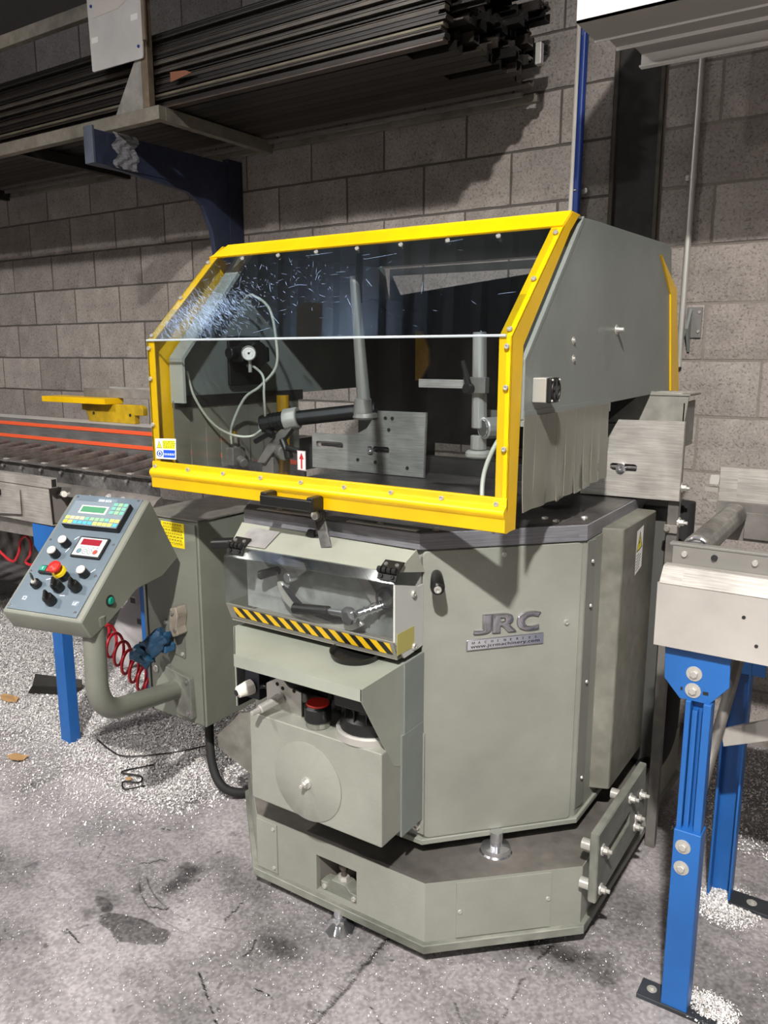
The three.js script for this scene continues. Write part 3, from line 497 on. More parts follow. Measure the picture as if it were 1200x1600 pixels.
  const warn = canvasTex(128, 256, (c, w, h) => { c.fillStyle = '#e4e1dc'; c.fillRect(0, 0, w, h); c.fillStyle = '#222'; c.beginPath(); c.moveTo(64, 14); c.lineTo(118, 128); c.lineTo(10, 128); c.fill(); c.fillStyle = '#e0d22a'; c.beginPath(); c.moveTo(64, 30); c.lineTo(106, 120); c.lineTo(22, 120); c.fill(); c.fillStyle = '#222'; c.beginPath(); c.moveTo(66, 52); c.lineTo(52, 88); c.lineTo(64, 88); c.lineTo(58, 114); c.lineTo(78, 78); c.lineTo(66, 78); c.lineTo(74, 52); c.fill(); c.fillStyle = '#777'; for (let i = 0; i < 6; i++) c.fillRect(12, 146 + i * 17, 60 + ((i * 37) % 44), 7); });
  part('warning_sticker', decal([-0.637, 1.098, -2.29], [-0.637, 1.106, -2.355], [-0.637, 0.98, -2.355], [-0.637, 0.965, -2.29]), new THREE.MeshStandardMaterial({ map: warn, roughness: 0.5 }), sc, { keepUV: true, label: 'white sticker with a yellow triangle' });
  part('rear_casing', [box(-0.7, -0.61, 0.25, 1.13, -2.75, -2.55, 0.01)], MT(0x4c4c48, { roughness: 0.6 }), saw);
  part('rear_post', tube([[-0.585, 1.14, -2.62], [-0.585, 0.55, -2.62], [-0.6, 0.3, -2.6], [-0.68, 0.18, -2.5]], 0.035, 40, 12), M.blackRough, saw);
}
{ // machined table
  const tp = [[-1.604, -1.683], [-1.006, -1.683], [-0.69, -2.017], [-0.70, -3.0], [-1.84, -3.0], [-1.84, -2.017]];
  const t = part('table', slabXZ(tp, 1.116, 1.160, { bev: 0.002 }), M.tableEdge, saw);
  part('table_face', slabXZ(tp.map(([x, z]) => [x + (x > xc ? -0.003 : 0.003), z - 0.003]), 1.158, 1.1612), M.tableTop, t);
  for (const p of [[-0.814, 1.161, -2.025], [-0.774, 1.161, -2.005], [-0.726, 1.161, -2.09], [-0.99, 1.161, -1.735], [-1.15, 1.161, -1.72], [-1.5, 1.161, -1.72]]) screw(t, p, [0, 1, 0], M.zinc, 1.5);
  part('slide_strip', box(-1.56, -1.32, 1.161, 1.164, -1.706, -1.69), M.zinc, t); part('slide_strip', box(-1.24, -1.02, 1.161, 1.164, -1.706, -1.69), M.zinc, t);
}
{ // front hatch: sloping sheet, clear cover, hazard tape, angle lock inside
  const gp = part('sloping_sheet', [plate([[-1.555, 1.079, -1.572], [-1.005, 1.084, -1.572], [-0.998, 1.125, -1.655], [-1.6, 1.118, -1.672]], 0.004), plate([[-1.605, 1.06, -1.69], [-1.556, 1.075, -1.572], [-1.6, 1.118, -1.672]], 0.003), plate([[-1.003, 1.085, -1.573], [-0.995, 1.06, -1.69], [-0.998, 1.125, -1.655]], 0.003)], MT(0xb0b2a4, { roughness: 0.42, smudge: 'smudge' }), saw);
  part('clear_sticker', [plate([[-1.535, 1.0845, -1.5755], [-1.43, 1.0855, -1.5755], [-1.435, 1.119, -1.646], [-1.545, 1.117, -1.6505]], 0.0006)], MT(0xa9a6a4, { roughness: 0.3, smudge: 'dirty' }), gp);
  const tops = [-1.558, -1.003];
  const cv = part('clear_cover', [plate([[-1.558, 1.052, -1.552], [-1.003, 1.06, -1.556], [-1.003, 1.084, -1.57], [-1.556, 1.079, -1.57]], 0.003), plate([[-1.562, 0.916, -1.552], [-1.003, 0.914, -1.556], [-1.003, 1.06, -1.556], [-1.558, 1.052, -1.552]], 0.003), plate([[-1.6, 0.9, -1.68], [-1.562, 0.916, -1.552], [-1.558, 1.052, -1.552], [-1.6, 1.06, -1.68]], 0.003)], M.clear, saw);
  part('cover_bend', [cyl([-1.558, 1.052, -1.5515], [-1.003, 1.06, -1.5555], 0.0025, 0.0025, 8)], M.clear, cv);
  const lo = part('lower_sheet', [plate([[-1.56, 0.868, -1.572], [-1.003, 0.862, -1.575], [-1.003, 0.912, -1.556], [-1.562, 0.914, -1.553]], 0.004), box(-1.56, -1.003, 0.860, 0.866, -1.69, -1.575)], MT(0x99968c, { metalness: 0.2, roughness: 0.45, smudge: 'smudge' }), saw);
  const tape = canvasTex(1024, 48, (c, w, h) => { c.fillStyle = '#e2b616'; c.fillRect(0, 0, w, h); c.fillStyle = '#1a1812'; for (let x = -60; x < w + 60; x += 84) { c.beginPath(); c.moveTo(x, 0); c.lineTo(x + 40, 0); c.lineTo(x + 82, h); c.lineTo(x + 42, h); c.fill(); } });
  part('hazard_tape', decal([-1.535, 0.909, -1.5552], [-1.015, 0.907, -1.5582], [-1.012, 0.874, -1.5703], [-1.532, 0.878, -1.5672], 0.0012), new THREE.MeshStandardMaterial({ map: tape, roughness: 0.45 }), lo, { keepUV: true, label: 'yellow and black striped tape' });
  const sp = part('side_plate', slabZY([[-1.556, 0.912], [-1.556, 1.058], [-1.665, 1.028], [-1.69, 1.028], [-1.69, 0.865], [-1.665, 0.862], [-1.60, 0.858]], -1.003, -0.998), MT(0xc2c3bd, { roughness: 0.35, metalness: 0.2 }), saw);
  screw(sp, [-0.998, 1.015, -1.64], [1, 0, 0], M.zinc, 1.6); screw(sp, [-0.998, 0.875, -1.645], [1, 0, 0], M.zinc, 1.6); part('tape_patch', box(-0.998, -0.9972, 0.875, 0.93, -1.645, -1.565), MT(0xa89f58, { roughness: 0.4 }), sp);
  for (const [x, y] of [[-1.522, 1.083], [-1.022, 1.088]]) {
    const h = part('hinge', [plate([[x - 0.028, y - 0.022, -1.552], [x + 0.028, y - 0.022, -1.552], [x + 0.028, y + 0.002, -1.562], [x - 0.028, y + 0.002, -1.562]], 0.006, { bev: 0.0015 }), plate([[x - 0.028, y + 0.002, -1.562], [x + 0.028, y + 0.002, -1.562], [x + 0.028, y + 0.02, -1.592], [x - 0.028, y + 0.02, -1.592]], 0.006, { bev: 0.0015 }), ...[-0.021, -0.007, 0.007, 0.021].map((d) => cyl([x + d - 0.005, y + 0.003, -1.558], [x + d + 0.005, y + 0.003, -1.558], 0.008, 0.008, 12))], M.black, saw);
    screw(h, [x - 0.016, y + 0.012, -1.5775], [0, 0.86, 0.5], M.steel, 0.9); screw(h, [x + 0.016, y + 0.012, -1.5775], [0, 0.86, 0.5], M.steel, 0.9); screw(h, [x - 0.016, y - 0.012, -1.5545], [0, 0.4, 0.92], M.black, 0.9); screw(h, [x + 0.016, y - 0.012, -1.5545], [0, 0.4, 0.92], M.black, 0.9);
  }
  const back = part('angle_plate', slabXY([[-1.6, 0.866], [-1.003, 0.866], [-1.003, 1.1], [-1.6, 1.1]], -1.69, -1.684), MT(0xb0b1ad, { metalness: 0.05, roughness: 0.5, smudge: 'dirty' }), saw);
  // curved scale plate
  const arcPts = [[-1.452, 0.972], [-1.436, 0.975], [-1.416, 0.95], [-1.385, 0.925], [-1.345, 0.908], [-1.29, 0.9], [-1.23, 0.905], [-1.175, 0.917], [-1.155, 0.9], [-1.19, 0.878], [-1.26, 0.872], [-1.33, 0.876], [-1.39, 0.894], [-1.43, 0.922], [-1.445, 0.95]];
  part('scale_plate', slabXY(arcPts, -1.655, -1.645, { r: 0.006, bev: 0.001 }), MT(0xbfbcb4, { metalness: 0.4, roughness: 0.35 }), back);
  part('scale_band', slabXY([[-1.43, 0.968], [-1.405, 0.958], [-1.36, 0.925], [-1.3, 0.912], [-1.22, 0.912], [-1.19, 0.918], [-1.19, 0.905], [-1.25, 0.892], [-1.33, 0.9], [-1.385, 0.925]], -1.645, -1.638, { r: 0.006 }), MT(0x2c2c30, { roughness: 0.3 }), back);
  part('lock_lever', [cyl([-1.255, 0.928, -1.625], [-1.16, 0.933, -1.625], 0.0085, 0.0085, 14)], M.chrome, back);
  part('lever_grip', cyl([-1.372, 0.915, -1.622], [-1.25, 0.927, -1.625], 0.0155, 0.0145, 18, 0.003), M.black, back);
  part('lock_knob', [lathe([[0, 0.035], [0.012, 0.036], [0.023, 0.034], [0.026, 0.028], [0.022, 0.016], [0.012, 0.01], [0.012, 0], [0, 0]], 24, [-1.166, 0.933, -1.632], [-0.3, 0, 0.95]), cyl([-1.166, 0.933, -1.632], [-1.11, 0.955, -1.675], 0.011, 0.011, 14), ...[0.3, 0.5, 0.7].map((t) => lathe([[0, 0.004], [0.0145, 0.004], [0.0145, 0], [0, 0]], 16, [-1.166 + 0.056 * t, 0.933 + 0.022 * t, -1.632 - 0.043 * t], [0.76, 0.3, -0.58]))], M.chrome, back);
  part('lock_ring', [new THREE.TorusGeometry(0.026, 0.006, 8, 24).translate(-1.098, 0.978, -1.668)], M.black, back);
  part('link_bar', plate([[-1.14, 0.96, -1.664], [-1.11, 0.972, -1.664], [-1.215, 1.09, -1.664], [-1.25, 1.085, -1.664]], 0.006), M.aluDull, back);
  part('small_lever', [cyl([-1.512, 0.983, -1.64], [-1.45, 1.005, -1.655], 0.0135, 0.012, 16, 0.003)], M.black, back);
  part('strut', plate([[-1.46, 1.03, -1.655], [-1.39, 0.988, -1.655], [-1.35, 1.02, -1.655], [-1.36, 1.04, -1.655], [-1.44, 1.045, -1.655]], 0.01), M.alu, back);
  part('pivot', cyl([-1.396, 0.996, -1.66], [-1.402, 0.994, -1.63], 0.015, 0.015, 18, 0.002), M.chrome, back);
  part('swarf_pan', lathe([[0, 0.003], [0.055, 0.006], [0.064, 0.018], [0.067, 0.018], [0.06, 0], [0, 0]], 32, [-1.13, 0.8425, -1.575], [0.03, 1, 0.05]), M.black, saw);
  // pivoting latch above the hatch
  const la = part('latch_bar', [plate([[-1.268, 1.1, -1.615], [-1.238, 1.108, -1.618], [-1.285, 1.186, -1.648], [-1.315, 1.178, -1.645]], 0.007, { bev: 0.001 }), cyl([-1.3, 1.182, -1.66], [-1.3, 1.182, -1.638], 0.018, 0.018, 18, 0.002)], M.steel, saw);
  part('pivot_pin', cyl([-1.3, 1.182, -1.64], [-1.3, 1.182, -1.628], 0.012, 0.012, 16, 0.002), M.zinc, la); part('link', plate([[-1.3, 1.172, -1.652], [-1.2, 1.2, -1.66], [-1.2, 1.21, -1.66], [-1.3, 1.185, -1.652]], 0.005), M.steel, la);
  part('slot', slabXY([[-1.345, 1.118], [-1.315, 1.118], [-1.315, 1.137], [-1.335, 1.137]], -1.653, -1.645), M.blackRough, la);
}
{ // sheet-metal shroud and the hydraulic box below it
  const top = [[-1.553, -1.69], [-1.553, -1.573], [-1.403, -1.418], [-1.0, -1.418], [-1.0, -1.69]].reverse();
  const sh = part('shroud', [slabXZ(top, 0.836, 0.841, { bev: 0.001 }), plate([[-1.403, 0.808, -1.416], [-1.0, 0.81, -1.416], [-1.0, 0.841, -1.416], [-1.403, 0.841, -1.416]], 0.003), plate([[-1.553, 0.808, -1.573], [-1.403, 0.808, -1.418], [-1.403, 0.841, -1.418], [-1.553, 0.841, -1.573]], 0.003),
    slabZY([[-1.416, 0.841], [-1.69, 0.845], [-1.69, 0.572], [-1.6, 0.564], [-1.555, 0.586], [-1.416, 0.812]], -1.003, -0.999), slabZY([[-1.573, 0.841], [-1.573, 0.6], [-1.69, 0.6], [-1.69, 0.841]], -1.555, -1.552)], MT(0xa4a89b, { roughness: 0.4, smudge: 'smudge' }), saw);
  part('liner', [box(-1.55, -1.003, 0.6, 0.835, -1.688, -1.684), slabZY([[-1.575, 0.835], [-1.575, 0.6], [-1.688, 0.6], [-1.688, 0.835]], -1.5515, -1.549)], M.blackRough, sh);
  part('shroud_fold', [slabZY([[-1.598, 0.844], [-1.69, 0.846], [-1.69, 0.57], [-1.598, 0.565]], -0.9988, -0.9945)], M.greyPaint, sh);
  const ob = part('hydraulic_box', box(-1.435, -1.0, 0.386, 0.642, -1.69, -1.5, 0.004), M.sage, saw);
  part('side_panel', box(-1.0, -0.994, 0.372, 0.655, -1.69, -1.585, 0.001), M.greyPaint, ob);
  part('round_cover', lathe([[0, 0.004], [0.108, 0.004], [0.111, 0.0025], [0.111, 0], [0, 0]], 56, [-1.234, 0.496, -1.5], [0, 0, 1]), M.sage, ob);
  at('bolt', boltGeo, M.zinc, ob, [-1.234, 0.494, -1.495], qDir([0, 0, 1]));
  part('filler_neck', cyl([-1.226, 0.642, -1.538], [-1.226, 0.666, -1.538], 0.032, 0.032, 24, 0.002), M.sageDirty, ob);
  part('filler_cap', [lathe([[0, 0.04], [0.03, 0.04], [0.036, 0.034], [0.036, 0.0], [0, 0]], 24, [-1.226, 0.662, -1.538])], M.black, ob); part('cap_disc', cyl([-1.226, 0.702, -1.538], [-1.226, 0.7075, -1.538], 0.0305, 0.0305, 24, 0.001), MT(0xc2281c, { roughness: 0.4 }), ob);
  part('motor_flange', [lathe([[0, 0.022], [0.085, 0.022], [0.09, 0.018], [0.09, 0], [0, 0]], 32, [-1.09, 0.642, -1.585]).scale(1, 1, 1)], M.zinc, ob);
  const mo = part('motor', [lathe([[0, 0.14], [0.055, 0.14], [0.06, 0.13], [0.06, 0.05], [0.078, 0.03], [0.08, 0], [0, 0]], 28, [-1.09, 0.664, -1.585]), box(-1.15, -1.045, 0.73, 0.82, -1.555, -1.505, 0.006), ...Array.from({ length: 14 }, (_, i) => { const a = i / 14 * Math.PI * 2; return box(-0.0015, 0.0015, 0.664, 0.76, 0.058, 0.075).rotateY(a).translate(-1.09, 0, -1.585); })], M.black, saw);
  const br = part('valve_bracket', slabXY([[-1.415, 0.642], [-1.292, 0.642], [-1.292, 0.712], [-1.335, 0.718], [-1.355, 0.735], [-1.375, 0.735], [-1.415, 0.712]], -1.555, -1.55, { r: 0.003 }), M.zinc, saw);
  for (const [x, y] of [[-1.375, 0.718], [-1.356, 0.71], [-1.316, 0.712]]) part('hole', cyl([x, y, -1.551], [x, y, -1.5488], 0.0055, 0.0055, 14), M.blackRough, br);
  part('air_fitting', [cyl([-1.36, 0.683, -1.55], [-1.375, 0.672, -1.475], 0.015, 0.012, 16, 0.003), cyl([-1.375, 0.672, -1.475], [-1.38, 0.669, -1.45], 0.008, 0.007, 12, 0.001), lathe([[0, 0.012], [0.0165, 0.012], [0.0165, 0], [0, 0]], 6, [-1.362, 0.681, -1.54], [-0.2, -0.14, 0.97])], M.zinc, br);
  const rg = part('regulator', [box(-1.53, -1.475, 0.63, 0.725, -1.63, -1.585, 0.004), box(-1.53, -1.425, 0.715, 0.775, -1.66, -1.6, 0.004)], MT(0x20232b, { roughness: 0.5 }), saw);
  part('regulator_knob', [lathe([[0, 0.05], [0.01, 0.05], [0.013, 0.046], [0.0165, 0.045], [0.0215, 0.012], [0.0215, 0], [0, 0]], 24, [-1.503, 0.668, -1.585], [-0.28, -0.12, 0.95])], M.offWhite, rg); part('knob_socket', lathe([[0, 0.003], [0.009, 0.003], [0.009, 0], [0, 0]], 14, [-1.5172, 0.662, -1.537], [-0.28, -0.12, 0.95]), M.black, rg);
  for (const [a, b] of [[[-1.49, 0.66, -1.6], [-1.4, 0.645, -1.62]], [[-1.2, 0.75, -1.62], [-1.24, 0.66, -1.6]], [[-1.44, 0.76, -1.63], [-1.28, 0.77, -1.64]]]) part('air_hose', tube([a, [(a[0] + b[0]) / 2, (a[1] + b[1]) / 2 + 0.03, a[2] + 0.02], b], 0.006, 20, 8), M.black, saw);
  part('solenoid', [box(-1.255, -1.215, 0.71, 0.745, -1.63, -1.6, 0.003), cyl([-1.215, 0.66, -1.62], [-1.215, 0.76, -1.62], 0.012, 0.012, 12)], M.aluDull, saw);
  // welded gusset that ties the electrical cabinet to the base
  part('gusset', [plate([[-1.84, 0.30, -1.77], [-1.69, 0.245, -1.77], [-1.6, 0.245, -1.77], [-1.6, 0.5, -1.77], [-1.735, 0.45, -1.77], [-1.845, 0.345, -1.77]], 0.012)], MT(0x9a968c, { roughness: 0.5, smudge: 'dirty' }), saw);
}
{ // ---- the hinged hood ----
  const HL = -1.908, HR = -0.742, ZH = -1.62, fw = 0.03;
  // yellow frame: profile points (y, z) of the outer face
  const y0 = 1.255, yb = 1.640, yt = 1.900, zt = -1.892;
  const ret = [[ZH, 1.205], [ZH, yb], [zt, yt], [-1.945, 1.939], [-1.995, 1.939], [-1.935, yt - 0.008], [ZH - 0.062, yb - 0.02], [ZH - 0.05, 1.205]];
  const strip = (xa, xb) => [plate([[xa, y0, ZH], [xb, y0, ZH], [xb, yb, ZH], [xa, yb, ZH]], 0.003), plate([[xa, yb, ZH], [xb, yb, ZH], [xb, yt, zt], [xa, yt, zt]], 0.003)];
  const hood = part('guard_hood', [strip(HL, HL + fw), strip(HR - fw, HR), plate([[HL, y0, ZH], [HR, y0, ZH], [HR, y0 + 0.028, ZH], [HL, y0 + 0.028, ZH]], 0.003), slabZY(ret, HR - 0.003, HR, { bev: 0.0008 }), slabZY(ret, HL, HL + 0.003, { bev: 0.0008 }), slabZY([[ZH, y0], [ZH, yb], [zt, yt], [zt - 0.085, yt - 0.01], [ZH - 0.1, yb - 0.03], [ZH - 0.1, y0]], HL + 0.003, HL + 0.006)], M.yellow, saw);
  part('top_strip', [plate([[HL + 0.001, yt, zt + 0.006], [HR - 0.001, yt, zt + 0.006], [HR - 0.001, 1.9405, -1.937], [HL + 0.03, 1.9405, -1.945]], 0.004, { bev: 0.001 }), plate([[HL + 0.001, yt - 0.004, zt + 0.003], [HR - 0.001, yt - 0.004, zt + 0.003], [HR - 0.001, yt, zt + 0.007], [HL + 0.001, yt, zt + 0.007]], 0.003), slabZY([[-1.937, 1.9405], [-2.0, 1.938], [-2.0, 1.933], [-1.937, 1.9345]], HL + 0.03, HR - 0.001)], M.yellow, hood);
  const rail = [[-1.6225, 1.286], [-1.617, 1.283], [-1.617, 1.266], [-1.608, 1.262], [-1.602, 1.253], [-1.604, 1.244], [-1.611, 1.236], [-1.611, 1.206], [-1.622, 1.203], [-1.64, 1.206], [-1.64, 1.21], [-1.6225, 1.21]];
  const rs = slabZY(rail.slice().reverse(), HL - 0.002, HR, { r: 0.002 });
  part('bottom_rail', rs, M.yellow, hood);
  // bent see-through sheet screwed over the frame
  part('acrylic_sheet', [plate([[HL + 0.004, 1.272, ZH + 0.005], [HR - 0.012, 1.272, ZH + 0.005], [HR - 0.012, yb + 0.001, ZH + 0.005], [HL + 0.004, yb + 0.001, ZH + 0.005]], 0.0035)], M.acrylicLower, hood, { label: 'upright clear front pane' });
  part('acrylic_sheet', [plate([[HL + 0.004, yb + 0.0015, ZH + 0.004], [HR - 0.012, yb + 0.0015, ZH + 0.004], [HR - 0.012, yt - 0.006, zt + 0.0105], [HL + 0.004, yt - 0.006, zt + 0.0105]], 0.0035)], M.acrylic, hood, { label: 'scratched sloping upper pane' });
  part('bend_edge', cyl([HL + 0.004, yb + 0.001, ZH + 0.004], [HR - 0.012, yb + 0.001, ZH + 0.004], 0.0032, 0.0032, 10), MP(0xdfe6ea, { roughness: 0.12, transmission: 0.5, thickness: 0 }), hood);
  // scratches and scuffs worn into the sloping pane
  const sl = (x, t, o) => [x, yb + 0.0015 + (yt - yb - 0.0075) * t + o * 0.73, ZH + 0.004 + (zt + 0.0065 - ZH) * t + o * 0.69];
  const scr = rng(77), sg = [];
  const scratch = (x, t, len, ang, w) => { const n = 3, cx = Math.cos(ang) * len / n, ct = Math.sin(ang) * len / n / 0.375; const bend = (scr() - 0.5) * 0.14; let px = x, pt = t; for (let i = 0; i < n; i++) { const qx = px + cx - ct * bend * i * 0.2, qt = pt + ct + cx * bend * i; const ww = w * (i === 0 || i === n - 1 ? 0.6 : 1), wx = -Math.sin(ang) * ww, wt = Math.cos(ang) * ww / 0.375; if (qt < 0.01 || qt > 0.98 || qx < HL + 0.01 || qx > HR - 0.02) break; const a = sl(px - wx, pt - wt, 0.0003), b = sl(qx - wx, qt - wt, 0.0003), c = sl(qx + wx, qt + wt, 0.0003), d = sl(px + wx, pt + wt, 0.0003); sg.push(...a, ...b, ...c, ...a, ...c, ...d); px = qx; pt = qt; } };
  const gauss = () => (scr() + scr() + scr() - 1.5) / 0.75;
  for (let k = 0; k < 1500; k++) scratch(-1.74 + 0.12 * gauss(), 0.26 + 0.2 * gauss(), 0.012 + 0.05 * scr() * scr(), 2.55 + 0.3 * gauss(), 0.00008 + 0.0002 * scr());
  for (let k = 0; k < 240; k++) scratch(-1.64 + 0.26 * gauss(), 0.5 + 0.3 * gauss(), 0.006 + 0.04 * scr() * scr(), 2.6 + 0.8 * gauss(), 0.0001 + 0.0003 * scr());
  for (let k = 0; k < 90; k++) scratch(-1.4 + 0.45 * gauss(), scr(), 0.004 + 0.05 * scr() ** 3, 2.9 + 0.9 * gauss(), 0.0001 + 0.0003 * scr());
  for (const [x, t, l, a] of [[-1.5, 0.93, 0.09, 0.05], [-1.28, 0.83, 0.1, 0.12], [-1.05, 0.95, 0.05, 0.1], [-1.22, 0.3, 0.05, 2.3]]) scratch(x, t, l, a, 0.00035);
  const sgeo = new THREE.BufferGeometry(); sgeo.setAttribute('position', new THREE.Float32BufferAttribute(sg, 3)); sgeo.computeVertexNormals();
  const smat = MT(0xa9c2e6, { roughness: 0.35 }); smat.side = THREE.DoubleSide;
  const scm = part('scratch', sgeo, smat, hood, { label: 'pale scratches worn into the pane' }); scm.userData.kind = 'stuff';
  // screws round the panes
  const ns = [0, 0.72, 0.69];
  for (let i = 0; i < 9; i++) screw(hood, [HL + 0.012 + (HR - HL - 0.036) * i / 8, 1.270, ZH + 0.0055], [0, 0, 1]);
  for (const y of [1.395, 1.53, 1.618]) { screw(hood, [HL + 0.012, y, ZH + 0.0055], [0, 0, 1]); screw(hood, [HR - 0.009, y, ZH + 0.0055], [0, 0, 1]); }
  for (const t of [0.05, 0.5, 0.95]) { screw(hood, sl(HL + 0.012, t, 0.001), ns); screw(hood, sl(HR - 0.01, t, 0.001), ns); }
  for (let i = 1; i < 8; i++) screw(hood, sl(HL + 0.012 + (HR - HL - 0.03) * i / 8, 0.965, 0.001), ns);
  // pull handle
  part('pull_handle', [box(-1.432, -1.41, 1.217, 1.243, -1.612, -1.565, 0.004), box(-1.275, -1.253, 1.205, 1.243, -1.612, -1.565, 0.004), box(-1.43, -1.255, 1.208, 1.236, -1.575, -1.56, 0.004)], M.black, hood);
  // stickers
  const st = canvasTex(512, 460, (c, w, h) => {
    c.fillStyle = '#f4f4ef'; c.fillRect(0, 0, w, h); c.fillStyle = '#f2ea22'; c.fillRect(180, 40, 310, 190); c.fillStyle = '#54541e'; for (let i = 0; i < 4; i++) for (let x = 192; x < 470;) { const l = 24 + ((x * 7 + i * 31) % 46); c.fillRect(x, 62 + i * 40, l, 16); x += l + 14; }
    c.fillStyle = '#3a3a22'; c.beginPath(); c.moveTo(98, 46); c.lineTo(166, 222); c.lineTo(28, 222); c.fill(); c.fillStyle = '#efe32a'; c.beginPath(); c.moveTo(98, 76); c.lineTo(148, 208); c.lineTo(46, 208); c.fill(); c.fillStyle = '#333'; c.fillRect(92, 118, 12, 54); c.fillRect(92, 184, 12, 13);
    c.fillStyle = '#1c4fc4'; c.fillRect(190, 254, 300, 176); c.fillStyle = '#dfe7fa'; for (let x = 200; x < 470;) { const l = 24 + ((x * 5) % 40); c.fillRect(x, 332, l, 14); x += l + 12; } for (let x = 200; x < 430;) { const l = 22 + ((x * 3) % 40); c.fillRect(x, 358, l, 14); x += l + 12; }
    c.fillStyle = '#1f4da8'; c.beginPath(); c.arc(98, 342, 76, 0, 7); c.fill(); c.fillStyle = '#f4f4ef'; c.beginPath(); c.ellipse(98, 342, 44, 58, 0, 0, 7); c.fill(); c.fillStyle = '#1f4da8'; c.beginPath(); c.ellipse(98, 346, 24, 44, 0, 0, 7); c.fill();
  });
  part('safety_sticker', decal([-1.889, 1.354, ZH + 0.0055], [-1.799, 1.358, ZH + 0.0055], [-1.802, 1.297, ZH + 0.0055], [-1.889, 1.294, ZH + 0.0055]), new THREE.MeshStandardMaterial({ map: st, roughness: 0.5 }), hood, { keepUV: true, label: 'white sticker with yellow warning and blue mandatory panels' });
  const ar = canvasTex(96, 224, (c, w, h) => { c.fillStyle = '#c9c7c4'; c.fillRect(0, 0, w, h); c.strokeStyle = '#8a4a48'; c.lineWidth = 4; c.strokeRect(5, 5, w - 10, h - 10); c.fillStyle = '#a52224'; c.fillRect(38, 90, 20, 118); c.beginPath(); c.moveTo(48, 18); c.lineTo(76, 98); c.lineTo(20, 98); c.fill(); });
  part('arrow_sticker', decal([-1.341, 1.354, ZH + 0.0055], [-1.313, 1.354, ZH + 0.0055], [-1.313, 1.303, ZH + 0.0055], [-1.341, 1.303, ZH + 0.0055]), new THREE.MeshStandardMaterial({ map: ar, roughness: 0.5 }), hood, { keepUV: true, label: 'grey sticker with a red upward arrow' });
  // grey end panels with rolled front edge, roof and yellow rear frame
  const side = [[-1.692, 1.456], [-1.692, 1.588], [-2.02, 1.934], [-2.10, 1.938], [-2.80, 1.956], [-2.86, 1.945], [-2.90, 1.80], [-2.97, 1.60], [-2.98, 1.474]];
  for (const s of [0, 1]) { const xa = s ? HL + 0.02 : HR + 0.002; const p = part('end_panel', slabZY(side, xa - 0.006, xa, { bev: 0.001 }), M.greyPaint, saw, { label: s ? undefined : 'grey sheet end panel with a small fan' });
    part('edge_fold', [slabZY([[-1.688, 1.456], [-1.688, 1.59], [-2.016, 1.937], [-2.026, 1.93], [-1.698, 1.586], [-1.698, 1.456]], s ? xa - 0.006 : xa - 0.03, s ? xa + 0.05 : xa + 0.001)], s ? MT(0xb7bbb4, { roughness: 0.3, smudge: 'smudge' }) : M.greyPaint, p);
    if (!s) {
      for (const [y, z] of [[1.635, -1.983], [1.59, -1.989], [1.67, -2.323]]) at('bolt', hexGeo, M.zinc, p, [xa, y, z], qDir([1, 0, 0])).scale.setScalar(y > 1.66 ? 0.8 : 0.55);
      part('stud', cyl([xa, 1.67, -2.323], [xa + 0.022, 1.67, -2.323], 0.007, 0.006, 12, 0.001), M.zinc, p);
      const f = part('fan_housing', [box(xa, xa + 0.034, 1.492, 1.549, -1.785, -1.733, 0.003)], M.zinc, saw, { label: 'small square cooling fan' });
      part('fan_rim', [box(xa + 0.034, xa + 0.047, 1.492, 1.549, -1.785, -1.733, 0.004), new THREE.TorusGeometry(0.024, 0.0028, 8, 28).rotateY(Math.PI / 2).translate(xa + 0.0475, 1.5205, -1.759)], M.black, f);
      part('fan_hub', [cyl([xa + 0.046, 1.5205, -1.759], [xa + 0.05, 1.5205, -1.759], 0.010, 0.010, 18, 0.001), ...[0, 1, 2, 3, 4].map((k) => box(-0.001, 0.003, 0.009, 0.023, -0.004, 0.004).rotateX(k * 1.2566).translate(xa + 0.046, 1.5205, -1.759))], MT(0x2a2a2c, { roughness: 0.3 }), f);
      for (const [dy, dz] of [[1, 1], [1, -1], [-1, 1], [-1, -1]]) screw(f, [xa + 0.047, 1.5205 + dy * 0.0235, -1.759 + dz * 0.021], [1, 0, 0], M.zinc, 0.5);
    }
    // yellow rear flange
    const xf = s ? HL + 0.014 : HR + 0.004;
    part('rear_flange', [slabZY([[-2.72, 1.915], [-2.94, 1.822], [-3.07, 1.466], [-2.955, 1.474], [-2.87, 1.80]], xf - 0.004, xf + 0.004, { bev: 0.001 })], M.yellow, saw);
  }
  part('roof', [slabZY([[-1.985, 1.934], [-2.80, 1.952], [-2.80, 1.947], [-1.985, 1.929]], HL + 0.02, HR)], M.greyPaint, saw);
  part('rear_guard', [slabXY([[HL + 0.03, 1.24], [HR - 0.01, 1.24], [HR - 0.01, 1.945], [HL + 0.03, 1.945]], -2.885, -2.88, { holes: [[[-1.868, 1.918], [-1.827, 1.84], [-1.602, 1.862], [-1.224, 1.898], [-1.18, 1.914]], [[-1.805, 1.74], [-1.775, 1.735], [-1.755, 1.67], [-1.76, 1.60], [-1.735, 1.56], [-1.805, 1.557]]] })], MT(0x4a4845, { roughness: 0.7, smudge: 'dirty' }), saw);
  part('roof_lip', [box(-1.7, -1.5, 1.953, 1.962, -2.3, -2.24), box(-1.13, -1.0, 1.953, 1.962, -2.3, -2.24)], M.alu, saw);
  // flexible strip curtains under the end panels
  const cr = rng(5);
